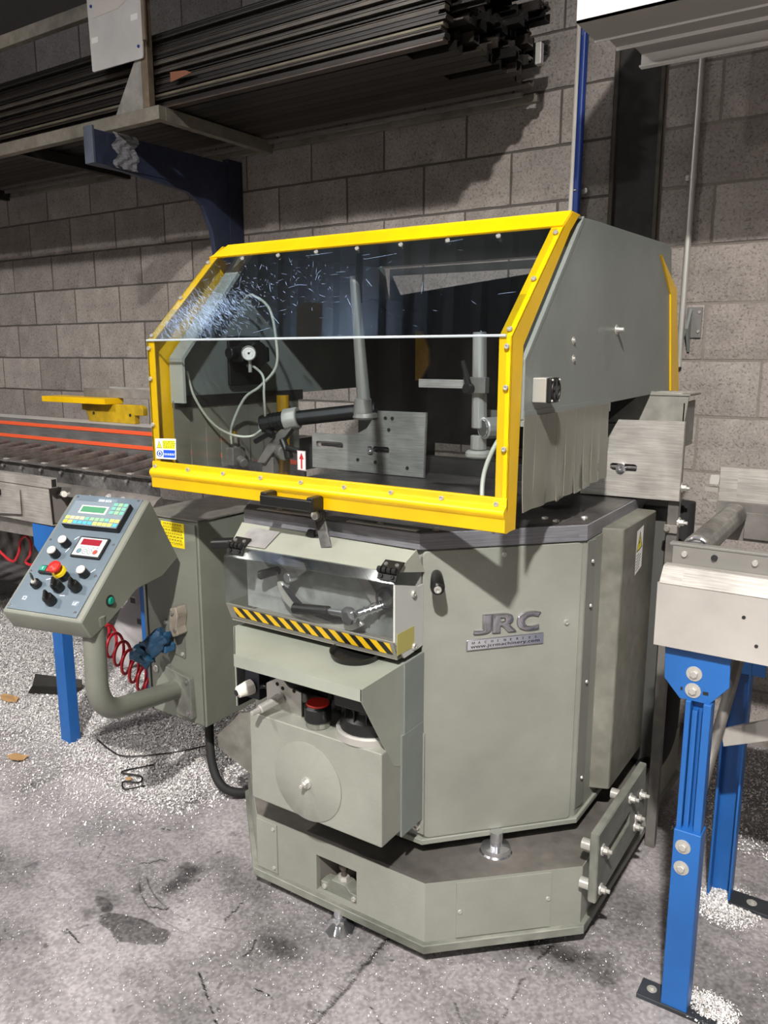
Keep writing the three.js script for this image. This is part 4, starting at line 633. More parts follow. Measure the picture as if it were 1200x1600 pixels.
  for (const s of [0, 1]) for (let k = 0; k < 9; k++) {
    const za = -1.685 - k * 0.066, zb = za - 0.0645, x = s ? HL + 0.025 : HR + 0.006, yb2 = 1.238 + (k > 6 ? 0.012 : 0.006 * cr()), ph = cr() * 6, am = 0.002 + 0.005 * cr() * (k > 4 ? 2 : 1);
    const g = new THREE.BoxGeometry(0.0022, 1.462 - yb2, 0.0655, 1, 14, 6); g.translate(x, (1.462 + yb2) / 2, (za + zb) / 2); const p = g.attributes.position;
    for (let i = 0; i < p.count; i++) { const t = Math.max(0, (1.41 - p.getY(i)) / 0.24), u = (p.getZ(i) - zb) / 0.0655; p.setX(i, p.getX(i) + (s ? -1 : 1) * t * am * (Math.sin(u * 3 + ph) + 0.6 * t) + (s ? 1 : -1) * 0.002 * Math.sin(p.getY(i) * 26 + ph) * t); }
    g.computeVertexNormals(); part('curtain_strip', g, M.stripPVC, saw);
  }
  part('curtain_rail', [box(HR - 0.008, HR + 0.004, 1.44, 1.475, -2.3, -1.69)], M.greyPaint, saw); part('curtain_rail', [box(HL + 0.016, HL + 0.03, 1.44, 1.475, -2.3, -1.69)], M.darkSteel, saw);
}
{ // ---- inside the hood ----
  // aluminium fences either side of the blade
  const slot = (xa, xb, y) => { const h = [[xa, y - 0.011], [xb, y - 0.011], [xb, y + 0.011], [xa, y + 0.011]]; h.r = 0.01; return h; };
  const fr = part('fence_plate', slabXY([[-0.87, 1.164], [-0.563, 1.168], [-0.563, 1.407], [-0.76, 1.404], [-0.79, 1.345], [-0.82, 1.30], [-0.87, 1.30]], -2.465, -2.45, { bev: 0.0015, holes: [slot(-0.778, -0.695, 1.258)] }), M.alu, saw, { label: 'bright brushed fence plate under the open end' });
  part('slot_bolt', [lathe([[0, 0.003], [0.006, 0.003], [0.007, 0.012], [0.0145, 0.011], [0.0155, 0], [0, 0]], 20, [-0.742, 1.257, -2.452], [0, 0, 1])], M.chrome, fr); part('slot_rod', cyl([-0.8, 1.257, -2.462], [-0.69, 1.259, -2.462], 0.006, 0.006, 10), M.steel, fr);
  const fl = part('fence_plate', slabXY([[-1.96, 1.164], [-1.453, 1.164], [-1.445, 1.398], [-1.65, 1.397], [-1.7, 1.33], [-1.76, 1.3], [-1.96, 1.3]], -2.465, -2.45, { bev: 0.0015, holes: [slot(-1.94, -1.81, 1.258), slot(-1.68, -1.60, 1.254)] }), MT(0xbab6ae, { metalness: 0.2, roughness: 0.5, smudge: 'brushed' }), saw);
  part('slot_bolt', [lathe([[0, 0.003], [0.006, 0.003], [0.007, 0.012], [0.0145, 0.011], [0.0155, 0], [0, 0]], 20, [-1.678, 1.252, -2.452], [0, 0, 1])], M.chrome, fl); part('slot_rod', cyl([-1.92, 1.257, -2.462], [-1.58, 1.254, -2.462], 0.006, 0.006, 10), M.darkSteel, fl);
  for (const [x, y] of [[-1.585, 1.372], [-1.615, 1.372], [-1.6, 1.33], [-1.74, 1.21], [-1.66, 1.207], [-1.52, 1.195]]) screw(fl, [x, y, -2.45], [0, 0, 1], M.darkSteel, 1.1);
  part('fence_bracket', [box(-1.75, -1.5, 1.161, 1.38, -2.54, -2.465, 0.004)], M.darkSteel, saw); part('fence_bracket', [box(-0.84, -0.62, 1.161, 1.39, -2.54, -2.465, 0.004)], M.darkSteel, saw);
  // saw head housing and motor
  part('saw_head', [slabXY([[-2.25 + 0.35, 1.161], [-1.69, 1.161], [-1.69, 1.50], [-1.72, 1.74], [-1.83, 1.82], [-1.89, 1.80]], -2.95, -2.68, { r: 0.02, bev: 0.004 })], M.blackRough, saw);
  part('blade_guard', [slabXY([[-1.66, 1.50], [-1.64, 1.50], [-1.60, 1.56], [-1.60, 1.62], [-1.635, 1.69], [-1.66, 1.69]], -2.745, -2.73)], M.yellowDull, saw);
  // left gauge and regulator on the end panel
  const rg = part('regulator', [cyl([-1.88, 1.60, -1.995], [-1.80, 1.60, -1.985], 0.045, 0.042, 20, 0.004), box(-1.875, -1.82, 1.575, 1.625, -2.06, -1.93, 0.006), cyl([-1.845, 1.605, -1.92], [-1.845, 1.605, -1.89], 0.018, 0.018, 16, 0.003), box(-1.882, -1.87, 1.50, 1.66, -2.07, -1.92, 0.004)], MT(0x151515, { roughness: 0.5 }), saw);
  const dial = canvasTex(256, 256, (c, w, h) => { c.fillStyle = '#e9e7e2'; c.fillRect(0, 0, w, h); c.strokeStyle = '#333'; c.lineWidth = 5; for (let k = 0; k <= 20; k++) { const a = 2.35 + k / 20 * 4.7; c.beginPath(); c.moveTo(128 + 78 * Math.cos(a), 128 + 78 * Math.sin(a)); c.lineTo(128 + (k % 5 ? 90 : 100) * Math.cos(a), 128 + (k % 5 ? 90 : 100) * Math.sin(a)); c.stroke(); } c.lineWidth = 9; c.beginPath(); c.moveTo(128, 128); c.lineTo(178, 96); c.stroke(); c.fillStyle = '#222'; c.beginPath(); c.arc(128, 128, 24, 0, 7); c.fill(); });
  const gp = [-1.80, 1.604, -1.94], gn = V(0.55, 0, 0.83).normalize();
  const ga = part('pressure_gauge', [lathe([[0, 0], [0.021, 0], [0.0235, 0.004], [0.0235, 0.02], [0.021, 0.022], [0.0205, 0.018], [0, 0.018]], 28, gp, gn.toArray()), cyl([gp[0], gp[1] - 0.02, gp[2]], [gp[0], gp[1] - 0.06, gp[2]], 0.006, 0.006, 10)], M.zinc, saw);
  const dg2 = new THREE.CircleGeometry(0.0203, 28); dg2.applyQuaternion(qDir(gn.toArray(), V(0, 0, 1))); dg2.translate(gp[0] + gn.x * 0.0186, gp[1], gp[2] + gn.z * 0.0186); part('gauge_dial', dg2, new THREE.MeshStandardMaterial({ map: dial, roughness: 0.4 }), ga, { keepUV: true });
  part('air_hose', tube([[-1.83, 1.565, -1.96], [-1.79, 1.56, -1.95], [-1.745, 1.53, -1.94], [-1.735, 1.47, -1.93], [-1.75, 1.41, -1.95], [-1.78, 1.38, -1.98]], 0.0042, 50, 8), M.hose, saw);
  part('air_hose', tube([[-1.85, 1.77, -1.97], [-1.80, 1.785, -1.96], [-1.72, 1.74, -1.95], [-1.695, 1.64, -1.95], [-1.70, 1.56, -1.95], [-1.76, 1.50, -1.94], [-1.82, 1.46, -1.93], [-1.87, 1.37, -1.92], [-1.885, 1.31, -1.93]], 0.0046, 80, 8), M.hose, saw);
  part('air_hose', tube([[-1.865, 1.55, -1.73], [-1.868, 1.47, -1.76], [-1.862, 1.39, -1.82], [-1.84, 1.348, -1.88], [-1.79, 1.34, -1.92], [-1.76, 1.365, -1.95]], 0.0042, 60, 8), M.hose, saw);
  part('air_hose', tube([[-0.86, 1.42, -1.9], [-0.885, 1.38, -1.86], [-0.905, 1.30, -1.83], [-0.89, 1.22, -1.8], [-0.86, 1.18, -1.8]], 0.006, 50, 8), M.hose, saw);
  // horizontal clamp cylinder with its bracket
  const hc = part('clamp_cylinder', [cyl([-1.775, 1.378, -1.96], [-1.69, 1.394, -1.99], 0.0285, 0.0285, 28, 0.003), ...[0.35, 0.5, 0.65, 0.8].map((t) => lathe([[0.026, 0.004], [0.0305, 0.004], [0.0305, 0], [0.026, 0]], 28, [-1.775 + 0.085 * t, 1.378 + 0.016 * t, -1.96 - 0.03 * t], [0.93, 0.17, -0.33])), cyl([-1.66, 1.399, -2.0], [-1.42, 1.43, -2.10], 0.024, 0.024, 24, 0.002)], M.black, saw, { label: 'black clamp cylinder with a bright collar' });
  part('end_cap', lathe([[0, 0.003], [0.02, 0.003], [0.0265, 0.001], [0.0265, 0], [0, 0]], 28, [-1.776, 1.378, -1.96], [-0.93, -0.17, 0.33]), M.chrome, hc);
  part('collar', cyl([-1.70, 1.392, -1.988], [-1.655, 1.40, -2.003], 0.036, 0.036, 28, 0.003), MT(0xb5b3aa, { metalness: 0.3, roughness: 0.4 }), hc);
  part('clamp_bracket', [plate([[-1.80, 1.25, -1.955], [-1.765, 1.25, -1.955], [-1.66, 1.37, -1.985], [-1.69, 1.385, -1.985], [-1.76, 1.31, -1.965]], 0.025, { bev: 0.002 }), cyl([-1.72, 1.29, -1.99], [-1.67, 1.29, -1.95], 0.027, 0.024, 20, 0.003), box(-1.79, -1.74, 1.161, 1.27, -2.0, -1.97, 0.003), box(-1.84, -1.64, 1.161, 1.176, -2.06, -1.94, 0.003)], M.aluDull, saw);
  part('clamp_lever', [cyl([-1.79, 1.32, -1.94], [-1.735, 1.35, -1.95], 0.0085, 0.008, 12, 0.002), cyl([-1.745, 1.355, -1.95], [-1.72, 1.345, -1.95], 0.012, 0.012, 14, 0.002)], M.black, saw);
  part('clamp_lever', [cyl([-1.68, 1.335, -1.95], [-1.655, 1.30, -1.94], 0.012, 0.010, 12, 0.002), cyl([-1.655, 1.312, -1.94], [-1.595, 1.303, -1.93], 0.0085, 0.0095, 12, 0.003), cyl([-1.655, 1.30, -1.945], [-1.65, 1.275, -1.945], 0.014, 0.014, 14, 0.003)], M.black, saw);
  part('valve', [box(-1.90, -1.85, 1.24, 1.30, -1.96, -1.90, 0.004), cyl([-1.865, 1.29, -1.93], [-1.865, 1.335, -1.93], 0.008, 0.008, 12, 0.001), cyl([-1.85, 1.26, -1.93], [-1.82, 1.25, -1.92], 0.015, 0.015, 14, 0.002)], M.aluDull, saw);
  part('brass_fitting', cyl([-1.868, 1.33, -1.93], [-1.868, 1.352, -1.93], 0.007, 0.006, 8, 0.001), MT(0xc79a2a, { metalness: 0.7, roughness: 0.3 }), saw);
  part('column', [cyl([-1.855, 1.161, -2.16], [-1.855, 1.46, -2.16], 0.022, 0.022, 18)], M.yellowDull, saw);
  // upright clamp posts
  const pv = part('clamp_post', [cyl([-1.007, 1.40, -2.0], [-1.012, 1.66, -2.0], 0.021, 0.019, 24, 0.002), cyl([-1.008, 1.34, -2.0], [-1.008, 1.38, -2.0], 0.022, 0.022, 24, 0.002)], M.zinc, saw, { label: 'upright steel clamp post with a square block' });
  part('clamp_foot', lathe([[0, 0.022], [0.03, 0.02], [0.036, 0.014], [0.036, 0.004], [0.033, 0], [0, 0]], 28, [-1.008, 1.318, -2.0]), MT(0x9f9c94, { roughness: 0.5 }), pv);
  part('clamp_block', box(-1.042, -0.974, 1.497, 1.54, -1.99, -1.965, 0.002), M.aluDull, pv);
  part('block_lever', [cyl([-1.02, 1.51, -1.965], [-1.02, 1.51, -1.945], 0.016, 0.015, 16, 0.003), cyl([-1.018, 1.515, -1.955], [-1.036, 1.585, -1.95], 0.009, 0.006, 12, 0.002)], M.black, pv);
  part('cross_bar', box(-1.19, -1.04, 1.508, 1.532, -1.99, -1.975, 0.002), M.alu, pv);
  const hd = part('hand_wheel', cyl([-0.985, 1.402, -1.98], [-0.95, 1.402, -2.05], 0.0295, 0.0295, 28, 0.003), M.zinc, saw); part('wheel_face', [cyl([-0.9842, 1.402, -1.978], [-0.9855, 1.402, -1.976], 0.024, 0.023, 24)], M.chrome, hd);
  part('toothed_plate', slabXY([[-1.07, 1.445], [-0.95, 1.445], [-0.93, 1.36], [-0.99, 1.355], [-1.0, 1.37], [-1.01, 1.37], [-1.01, 1.385], [-1.025, 1.385], [-1.025, 1.41], [-1.04, 1.41], [-1.04, 1.425], [-1.07, 1.425]], -2.09, -2.084), M.aluDull, saw);
  const rod = part('clamp_post', [cyl([-1.43, 1.83, -2.0], [-1.395, 1.44, -2.0], 0.0135, 0.021, 20, 0.002)], MT(0x8f8d86, { metalness: 0.4, roughness: 0.4 }), saw, { label: 'tall tapered clamp rod' });
  part('clamp_foot', [lathe([[0, 0.02], [0.035, 0.018], [0.04, 0.006], [0.036, 0], [0, 0]], 28, [-1.39, 1.408, -2.0]), cyl([-1.40, 1.42, -2.0], [-1.40, 1.47, -2.0], 0.03, 0.026, 20, 0.003)], M.aluDull, rod);
  part('rear_rail', [box(-1.9, -0.75, 1.161, 1.22, -2.66, -2.6, 0.003)], M.darkSteel, saw);
}
{ // swarf chute box on the open end
  const c = part('chip_box', [plate([[-0.90, 1.36, -2.72], [-0.633, 1.31, -2.72], [-0.617, 1.470, -2.72], [-0.76, 1.483, -2.72]], 0.004, { bev: 0.0008 }), slabZY([[-2.72, 1.31], [-2.72, 1.445], [-2.86, 1.45], [-2.86, 1.315]], -0.634, -0.628, { bev: 0.001 }), slabZY([[-2.72, 1.31], [-2.72, 1.35], [-2.755, 1.35], [-2.755, 1.31]], -0.634, -0.628), box(-0.76, -0.613, 1.468, 1.474, -2.87, -2.716, 0.001), box(-0.9, -0.628, 1.30, 1.312, -2.86, -2.716, 0.001)], MT(0x96938a, { roughness: 0.55, smudge: 'dirty' }), saw, { label: 'grey folded box at the rear corner' });
  part('swarf_dust', [slabXZ([[-0.755, -2.725], [-0.64, -2.722], [-0.62, -2.86], [-0.75, -2.86]].reverse(), 1.474, 1.477)], MT(0xa9a49c, { roughness: 0.8, bump: 'pits', bumpScale: 0.004 }), c);
  part('drain_stub', cyl([-0.66, 1.302, -2.8], [-0.66, 1.18, -2.8], 0.012, 0.012, 12), M.aluDull, c);
}
// ---------- electrical cabinet ----------
{
  const t = thing('electrical_cabinet', 'tall sage green steel cabinet with a yellow sticker at the end of the sawing machine', 'cabinet', [-2.07, 0.34, -1.97]);
  part('casing', [slabZY([[-1.8, 0.338], [-1.8, 1.062], [-2.2, 1.05], [-2.2, 0.338]], -2.215, -1.924, { bev: 0.003 })], M.consolePaint, t);
  part('lid', [box(-2.22, -1.918, 1.06, 1.067, -2.2, -1.795, 0.002)], MT(0x8a877e, { roughness: 0.55, smudge: 'dirty' }), t);
  const d = part('door', [box(-2.195, -1.93, 0.345, 1.05, -1.8, -1.792, 0.002)], M.consolePaint, t);
  part('seam', box(-2.19, -2.182, 0.345, 1.05, -1.793, -1.7905), M.blackRough, d);
  part('lock', [lathe([[0, 0.006], [0.011, 0.006], [0.013, 0.004], [0.013, 0], [0, 0]], 20, [-2.157, 0.505, -1.792], [0, 0, 1]), box(-2.1585, -2.1555, 0.499, 0.511, -1.787, -1.784)], M.zinc, d);
  const p = part('arm_flange', slabXY([[-2.09, 0.535], [-1.968, 0.515], [-1.962, 0.365], [-2.04, 0.372], [-2.06, 0.44]], -1.792, -1.772, { r: 0.01, bev: 0.0015 }), M.sageDirty, t);
  for (const [x, y] of [[-1.982, 0.5], [-1.98, 0.385]]) at('bolt', hexGeo, M.steel, p, [x, y, -1.772], qDir([0, 0, 1])).scale.setScalar(0.75);
  const q = part('cover_plate', slabXY([[-2.1, 0.7], [-2.0, 0.7], [-2.0, 0.575], [-2.06, 0.585]], -1.792, -1.788, { r: 0.008 }), M.sageDirty, t); screw(q, [-2.013, 0.59, -1.788], [0, 0, 1], M.zinc, 1.2); screw(q, [-2.09, 0.69, -1.788], [0, 0, 1], M.zinc, 1.2);
  const ys = canvasTex(256, 240, (c, w, h) => { c.fillStyle = '#f0d51d'; c.fillRect(0, 0, w, h); c.fillStyle = '#6b5d16'; for (let i = 0; i < 7; i++) { let x = 22; c.fillRect(14, 30 + i * 30, 220, 3); while (x < 220) { const l = 8 + ((x * 13 + i * 29) % 26); c.fillRect(x, 14 + i * 30, l, 10); x += l + 7; } } });
  part('yellow_sticker', decal([-2.09, 1.05, -1.792], [-1.98, 1.05, -1.792], [-1.98, 0.965, -1.792], [-2.09, 0.965, -1.792]), new THREE.MeshStandardMaterial({ map: ys, roughness: 0.5 }), t, { keepUV: true, label: 'yellow sticker covered in small print' });
}
{
  const t = thing('plug_connector', 'pale cast metal plug connector on the front of the sage cabinet', 'connector', [-2.0, 0.66, -1.775]);
  part('body', [slabXY([[-2.025, 0.695], [-2.018, 0.765], [-1.99, 0.772], [-1.982, 0.745], [-1.992, 0.70], [-1.985, 0.675], [-2.01, 0.662]], -1.7915, -1.745, { r: 0.006, bev: 0.003 })], MT(0xb9ad9c, { roughness: 0.55, smudge: 'dirty' }), t);
  part('clip', [cyl([-2.006, 0.75, -1.748], [-2.006, 0.75, -1.74], 0.008, 0.008, 12, 0.001), cyl([-1.998, 0.69, -1.748], [-1.998, 0.69, -1.742], 0.007, 0.007, 12, 0.001)], M.aluDull, t);
}
{ // crumpled blue sleeve
  const mk = (seed, s, pos, rz, col) => { const g = new THREE.IcosahedronGeometry(1, 4), p = g.attributes.position; for (let i = 0; i < p.count; i++) { const x = p.getX(i), y = p.getY(i), z = p.getZ(i); const e = 5, k = 1 / Math.pow(Math.abs(x) ** e + Math.abs(y) ** e + Math.abs(z) ** e, 1 / e); const n = 1 + 0.75 * (fbm(0.5 + 0.3 * x + 0.13 * z, 0.5 + 0.3 * y - 0.17 * z, 11, 4, seed) - 0.5); p.setXYZ(i, x * k * s[0] * n, y * k * s[1] * n, z * k * s[2] * n); } g.rotateZ(rz); g.rotateY(0.5); g.translate(...pos); return toCreasedNormals(clean(g), 0.5); };
  const t = thing('blue_sleeve', 'crumpled dirty blue sleeve plugged into the cabinet front', 'connector', [-2.1, 0.54, -1.76]);
  part('sleeve', [mk(1, [0.034, 0.044, 0.032], [-2.075, 0.64, -1.732], -0.7)], MT(0x2b5374, { roughness: 0.45, smudge: 'dirty' }), t);
  part('cap', [mk(2, [0.040, 0.028, 0.034], [-2.125, 0.585, -1.715], -0.7)], MT(0x285878, { roughness: 0.4, smudge: 'dirty' }), t);
  part('lug', box(-2.065, -2.04, 0.6, 0.63, -1.784, -1.735, 0.006), MT(0x2b5374, { roughness: 0.45 }), t);
  part('red_mark', box(-2.10, -2.085, 0.612, 0.622, -1.706, -1.702, 0), MT(0x9a3a3a, { roughness: 0.5 }), t);
}
solo('power_cable', tube([[-2.05, 0.336, -1.95], [-2.05, 0.25, -1.93], [-2.01, 0.12, -1.9], [-1.95, 0.05, -1.9], [-1.89, 0.025, -1.97], [-1.88, 0.02, -2.1]], 0.0165, 50, 12), M.blackRough, 'thick black cable drooping from the bottom of the sage cabinet to the floor', 'cable');
// ---------- operator console ----------
{
  const t = thing('control_console', 'sage green sloping control console on a bent pipe arm', 'control panel', [-1.891, 0.862, -1.316]); t._base = V(0, 0, 0); t.rotation.y = 12 * Math.PI / 180; t.scale.setScalar(0.94);
  const ca = Math.cos(t.rotation.y), sa = Math.sin(t.rotation.y), toL = (x, y, z) => { const dx = (x + 1.891) / 0.94, dz = (z + 1.316) / 0.94; return [dx * ca - dz * sa, (y - 0.862) / 0.94, dx * sa + dz * ca]; };
  const U = [0, 0.665, -0.747], N = [0, 0.747, 0.665], cp = (u, v, h = 0) => [u, U[1] * v + N[1] * h, U[2] * v + N[2] * h], nq = qDir(N);
  const housing = part('housing', [slabZY([[0, -0.002], [-0.04, -0.066], [-0.13, -0.035], [-0.262, 0.03], [-0.40, 0.04], [-0.492, 0.085], [-0.355, 0.312], [-0.345, 0.308]].reverse(), -0.312, 0, { r: 0.008, bev: 0.004 })], M.consolePaint, t);
  const up = (a, b, c, d, h0, h1, bev = 0.003) => { const g = box(a, b, c, d, h0, h1, bev); const m = new THREE.Matrix4().makeBasis(V(1, 0, 0), V(...U), V(...N)); g.applyMatrix4(m); return g; };
  const pl = part('fascia', up(-0.299, -0.024, 0.012, 0.468, -0.001, 0.003, 0.001), MT(0x76848f, { roughness: 0.36, metalness: 0.1, smudge: 'smudge' }), t);
  for (const [u, v] of [[-0.288, 0.457], [-0.036, 0.46], [-0.29, 0.275], [-0.036, 0.28], [-0.29, 0.15], [-0.036, 0.16], [-0.29, 0.022], [-0.036, 0.028]]) screw(pl, cp(u, v, 0.003), N, M.chrome, 0.8);
  // keypad unit
  const kp = part('keypad', up(-0.265, -0.038, 0.326, 0.43, 0.003, 0.026, 0.004), M.black, t);
  part('keypad_face', up(-0.262, -0.041, 0.329, 0.427, 0.0255, 0.027, 0.0005), MT(0x77828b, { roughness: 0.45 }), kp);
  part('display_bezel', up(-0.223, -0.112, 0.376, 0.409, 0.026, 0.0285, 0.001), M.offWhite, kp);
  part('display', up(-0.216, -0.119, 0.381, 0.404, 0.0282, 0.0292, 0.0003), new THREE.MeshStandardMaterial({ color: 0x4f8a66, roughness: 0.25 }), kp);
  const keyG = (w) => { const g = boxUV(clean(new RoundedBoxGeometry(w, 0.0022, 0.0125, 1, 0.0008))); return g; }; const kg = keyG(0.0165);
  const cols = { y: MT(0xded66a, { roughness: 0.5 }), g: MT(0x8fb98d, { roughness: 0.5 }), b: MT(0x4fa9bd, { roughness: 0.5 }), t: MT(0x6fae9c, { roughness: 0.5 }), s: MT(0xe0c52e, { roughness: 0.5 }), w: MT(0xd9cf9a, { roughness: 0.5 }) };
  const key = (u, v, c) => at('key', kg, cols[c], kp, cp(u, v, 0.0278), nq);
  'ywwwtgggtyy'.split('').forEach((c, i) => key(-0.252 + i * 0.0201, 0.3555, c)); 'syb bbbyyyyb'.replace(' ', '').split('').forEach((c, i) => key(-0.252 + i * 0.0201, 0.3385, c));
  for (let r = 0; r < 3; r++) for (let c = 0; c < 3; c++) key(-0.0915 + c * 0.0201, 0.4205 - r * 0.0165, ['t', 'g', 't'][c]);
  const pr = (w, h, draw) => new THREE.MeshStandardMaterial({ map: canvasTex(w, h, draw), roughness: 0.5 });
  const dec = (u0, u1, v0, v1, h) => decal(cp(u0, v1, h), cp(u1, v1, h), cp(u1, v0, h), cp(u0, v0, h), 0.0003);
  part('lettering', dec(-0.2, -0.12, 0.441, 0.459, 0.003), pr(256, 64, (c, w, h) => { c.fillStyle = '#76848f'; c.fillRect(0, 0, w, h); c.fillStyle = '#dfe6ea'; c.font = 'bold 46px sans-serif'; c.textBaseline = 'middle'; c.fillText('550 SCA', 18, 34); }), pl, { keepUV: true });
  // counter
  const me = part('counter', up(-0.172, -0.055, 0.218, 0.298, 0.003, 0.012, 0.003), M.black, t);
  part('counter_face', dec(-0.166, -0.061, 0.224, 0.292, 0.0122), pr(320, 208, (c, w, h) => { c.fillStyle = '#b9bcbc'; c.fillRect(0, 0, w, h); c.fillStyle = '#2b2b2b'; c.fillRect(52, 112, 60, 4); c.fillRect(150, 112, 8, 10); c.fillRect(206, 104, 8, 14); c.fillRect(256, 104, 8, 14); c.lineWidth = 5; c.strokeStyle = '#3a3d40'; [[62, '#5f7f8a'], [128, '#c9cccc'], [192, '#c9cccc'], [258, '#c7482c']].forEach(([x, f], i) => { c.fillStyle = f; c.beginPath(); c.arc(x, 158, 25, 0, 7); c.fill(); c.stroke(); c.fillStyle = '#222'; if (i === 1) c.fillRect(x - 12, 155, 24, 6); if (i === 2) c.fillRect(x - 3, 144, 6, 28); if (i === 3) { c.fillRect(x - 12, 155, 24, 6); } }); }), me, { keepUV: true });
  part('counter_display', up(-0.154, -0.078, 0.264, 0.287, 0.012, 0.0132, 0.0003), MT(0x8f2430, { roughness: 0.2 }), me);
  const mk = (name, list, mat, par = t, label) => { const gs = list.map((f) => f); return part(name, gs, mat, par, { label }); };
  const L = (u, v, h, prof, seg = 22) => lathe(prof, seg, cp(u, v, h), N);
  // pilot lamps and pushbuttons
  for (const [u, v] of [[-0.212, 0.262], [-0.228, 0.218], [-0.075, 0.16]]) { const b = mk('lamp_button', [L(u, v, 0.003, [[0, 0.03], [0.0135, 0.03], [0.015, 0.028], [0.015, 0], [0, 0]])], M.black); mk('lamp_cap', [L(u, v, 0.033, [[0, 0.009], [0.011, 0.008], [0.0145, 0.004], [0.0145, 0], [0, 0]])], M.offWhite, b); }
  // emergency stop
  const es = mk('emergency_stop', [L(-0.146, 0.142, 0.003, [[0, 0.04], [0.015, 0.04], [0.017, 0.038], [0.017, 0], [0, 0]])], M.black); mk('yellow_ring', [L(-0.146, 0.142, 0.034, [[0, 0.012], [0.02, 0.012], [0.022, 0.008], [0.0225, 0], [0, 0]])], MT(0xe0c01c, { roughness: 0.4 }), es); mk('red_mushroom', [L(-0.146, 0.142, 0.046, [[0, 0.03], [0.012, 0.0285], [0.0195, 0.024], [0.0215, 0.018], [0.019, 0.014], [0.0125, 0.01], [0.0125, 0], [0, 0]], 28)], MT(0xc62a22, { roughness: 0.35 }), es);
  // start and stop pair
  const ss = part('start_stop_button', up(-0.252, -0.192, 0.143, 0.172, 0.003, 0.016, 0.003), M.black, t); part('start_button', up(-0.248, -0.224, 0.149, 0.168, 0.0155, 0.0195, 0.0015), MT(0x1f8a72, { roughness: 0.4 }), ss); part('stop_button', up(-0.22, -0.196, 0.149, 0.168, 0.0155, 0.0195, 0.0015), MT(0xb93a38, { roughness: 0.4 }), ss);
  part('start_mark', dec(-0.244, -0.228, 0.151, 0.166, 0.0197), pr(32, 32, (c) => { c.fillStyle = '#1f8a72'; c.fillRect(0, 0, 32, 32); c.fillStyle = '#e8f0ee'; c.fillRect(14, 6, 5, 20); }), ss, { keepUV: true }); part('stop_mark', dec(-0.216, -0.2, 0.151, 0.166, 0.0197), pr(32, 32, (c) => { c.fillStyle = '#b93a38'; c.fillRect(0, 0, 32, 32); c.strokeStyle = '#f2e6e4'; c.lineWidth = 4; c.beginPath(); c.arc(16, 16, 8, 0, 7); c.stroke(); }), ss, { keepUV: true });
  // selector switches
  for (const [u, v] of [[-0.139, 0.052], [-0.139, 0.1], [-0.076, 0.108]]) { const b = mk('selector_switch', [L(u, v, 0.003, [[0, 0.034], [0.0145, 0.034], [0.0165, 0.031], [0.0175, 0.01], [0.0165, 0], [0, 0]])], M.black); const h = new RoundedBoxGeometry(0.009, 0.017, 0.034, 1, 0.003); h.rotateY(0.5); h.applyQuaternion(nq); h.translate(...cp(u, v, 0.044)); part('handle', h, MT(0x1b1a19, { roughness: 0.3 }), b); }
  const ks = mk('key_switch', [L(-0.232, 0.103, 0.003, [[0, 0.02], [0.012, 0.022], [0.0155, 0.018], [0.016, 0], [0, 0]])], M.black); mk('lock_barrel', [L(-0.232, 0.103, 0.024, [[0, 0.005], [0.008, 0.005], [0.009, 0.003], [0.009, 0], [0, 0]])], M.zinc, ks); { const h = new THREE.CylinderGeometry(0.011, 0.011, 0.0022, 14).rotateZ(Math.PI / 2).rotateY(0.7); h.applyQuaternion(nq); h.translate(...cp(-0.234, 0.112, 0.044)); const s = box(-0.001, 0.001, -0.014, 0.004, -0.004, 0.004).rotateY(0.7); s.applyQuaternion(nq); s.translate(...cp(-0.233, 0.107, 0.036)); part('key', [h, s], M.steel, ks); }
  // printed marks
  part('print_mark', dec(-0.262, -0.243, 0.046, 0.062, 0.003), pr(48, 48, (c) => { c.fillStyle = '#76848f'; c.fillRect(0, 0, 48, 48); c.strokeStyle = '#dbe3e7'; c.lineWidth = 5; c.strokeRect(9, 9, 30, 30); }), pl, { keepUV: true });
  part('print_mark', dec(-0.066, -0.042, 0.05, 0.068, 0.003), pr(64, 48, (c) => { c.fillStyle = '#76848f'; c.fillRect(0, 0, 64, 48); c.strokeStyle = '#dbe3e7'; c.lineWidth = 4; c.beginPath(); c.moveTo(8, 12); c.lineTo(8, 38); c.lineTo(24, 38); c.lineTo(30, 16); c.lineTo(36, 38); c.lineTo(40, 12); c.lineTo(58, 12); c.stroke(); }), pl, { keepUV: true });
  for (const [u, v, a] of [[-0.192, 0.292, 0.8], [-0.2, 0.243, 1.2], [-0.058, 0.178, 0.9], [-0.205, 0.13, 0.4], [-0.118, 0.079, 0.1], [-0.11, 0.135, 0.2]]) { const h = new THREE.BoxGeometry(0.018, 0.0003, 0.0025).rotateY(a); h.applyQuaternion(nq); h.translate(...cp(u, v, 0.0033)); part('print_mark', h, MT(0xdde4e8, { roughness: 0.5 }), pl); }
  // green lamp on the side, bolt below
  const gl = part('side_button', lathe([[0, 0.004], [0.014, 0.004], [0.018, 0.003], [0.018, 0], [0, 0]], 22, [0, 0.031, -0.13], [1, 0, 0]), M.blackRough, t); part('side_button_cap', lathe([[0, 0.007], [0.009, 0.006], [0.0125, 0.002], [0.0125, 0], [0, 0]], 22, [0, 0.031, -0.13].map((v, i) => v + (i ? 0 : 0.004)), [1, 0, 0]), M.green, gl);
  // bent pipe arm
  part('pipe_arm', bentPipe([toL(-1.942, 0.834, -1.393), toL(-1.942, 0.545, -1.388), toL(-2.043, 0.459, -1.766)], 0.0345, 0.12, 14, 26), M.consolePaint, t);
  part('arm_collar', cyl(toL(-1.942, 0.82, -1.393), toL(-1.942, 0.855, -1.393), 0.038, 0.04, 26, 0.004), M.consolePaint, t);
}
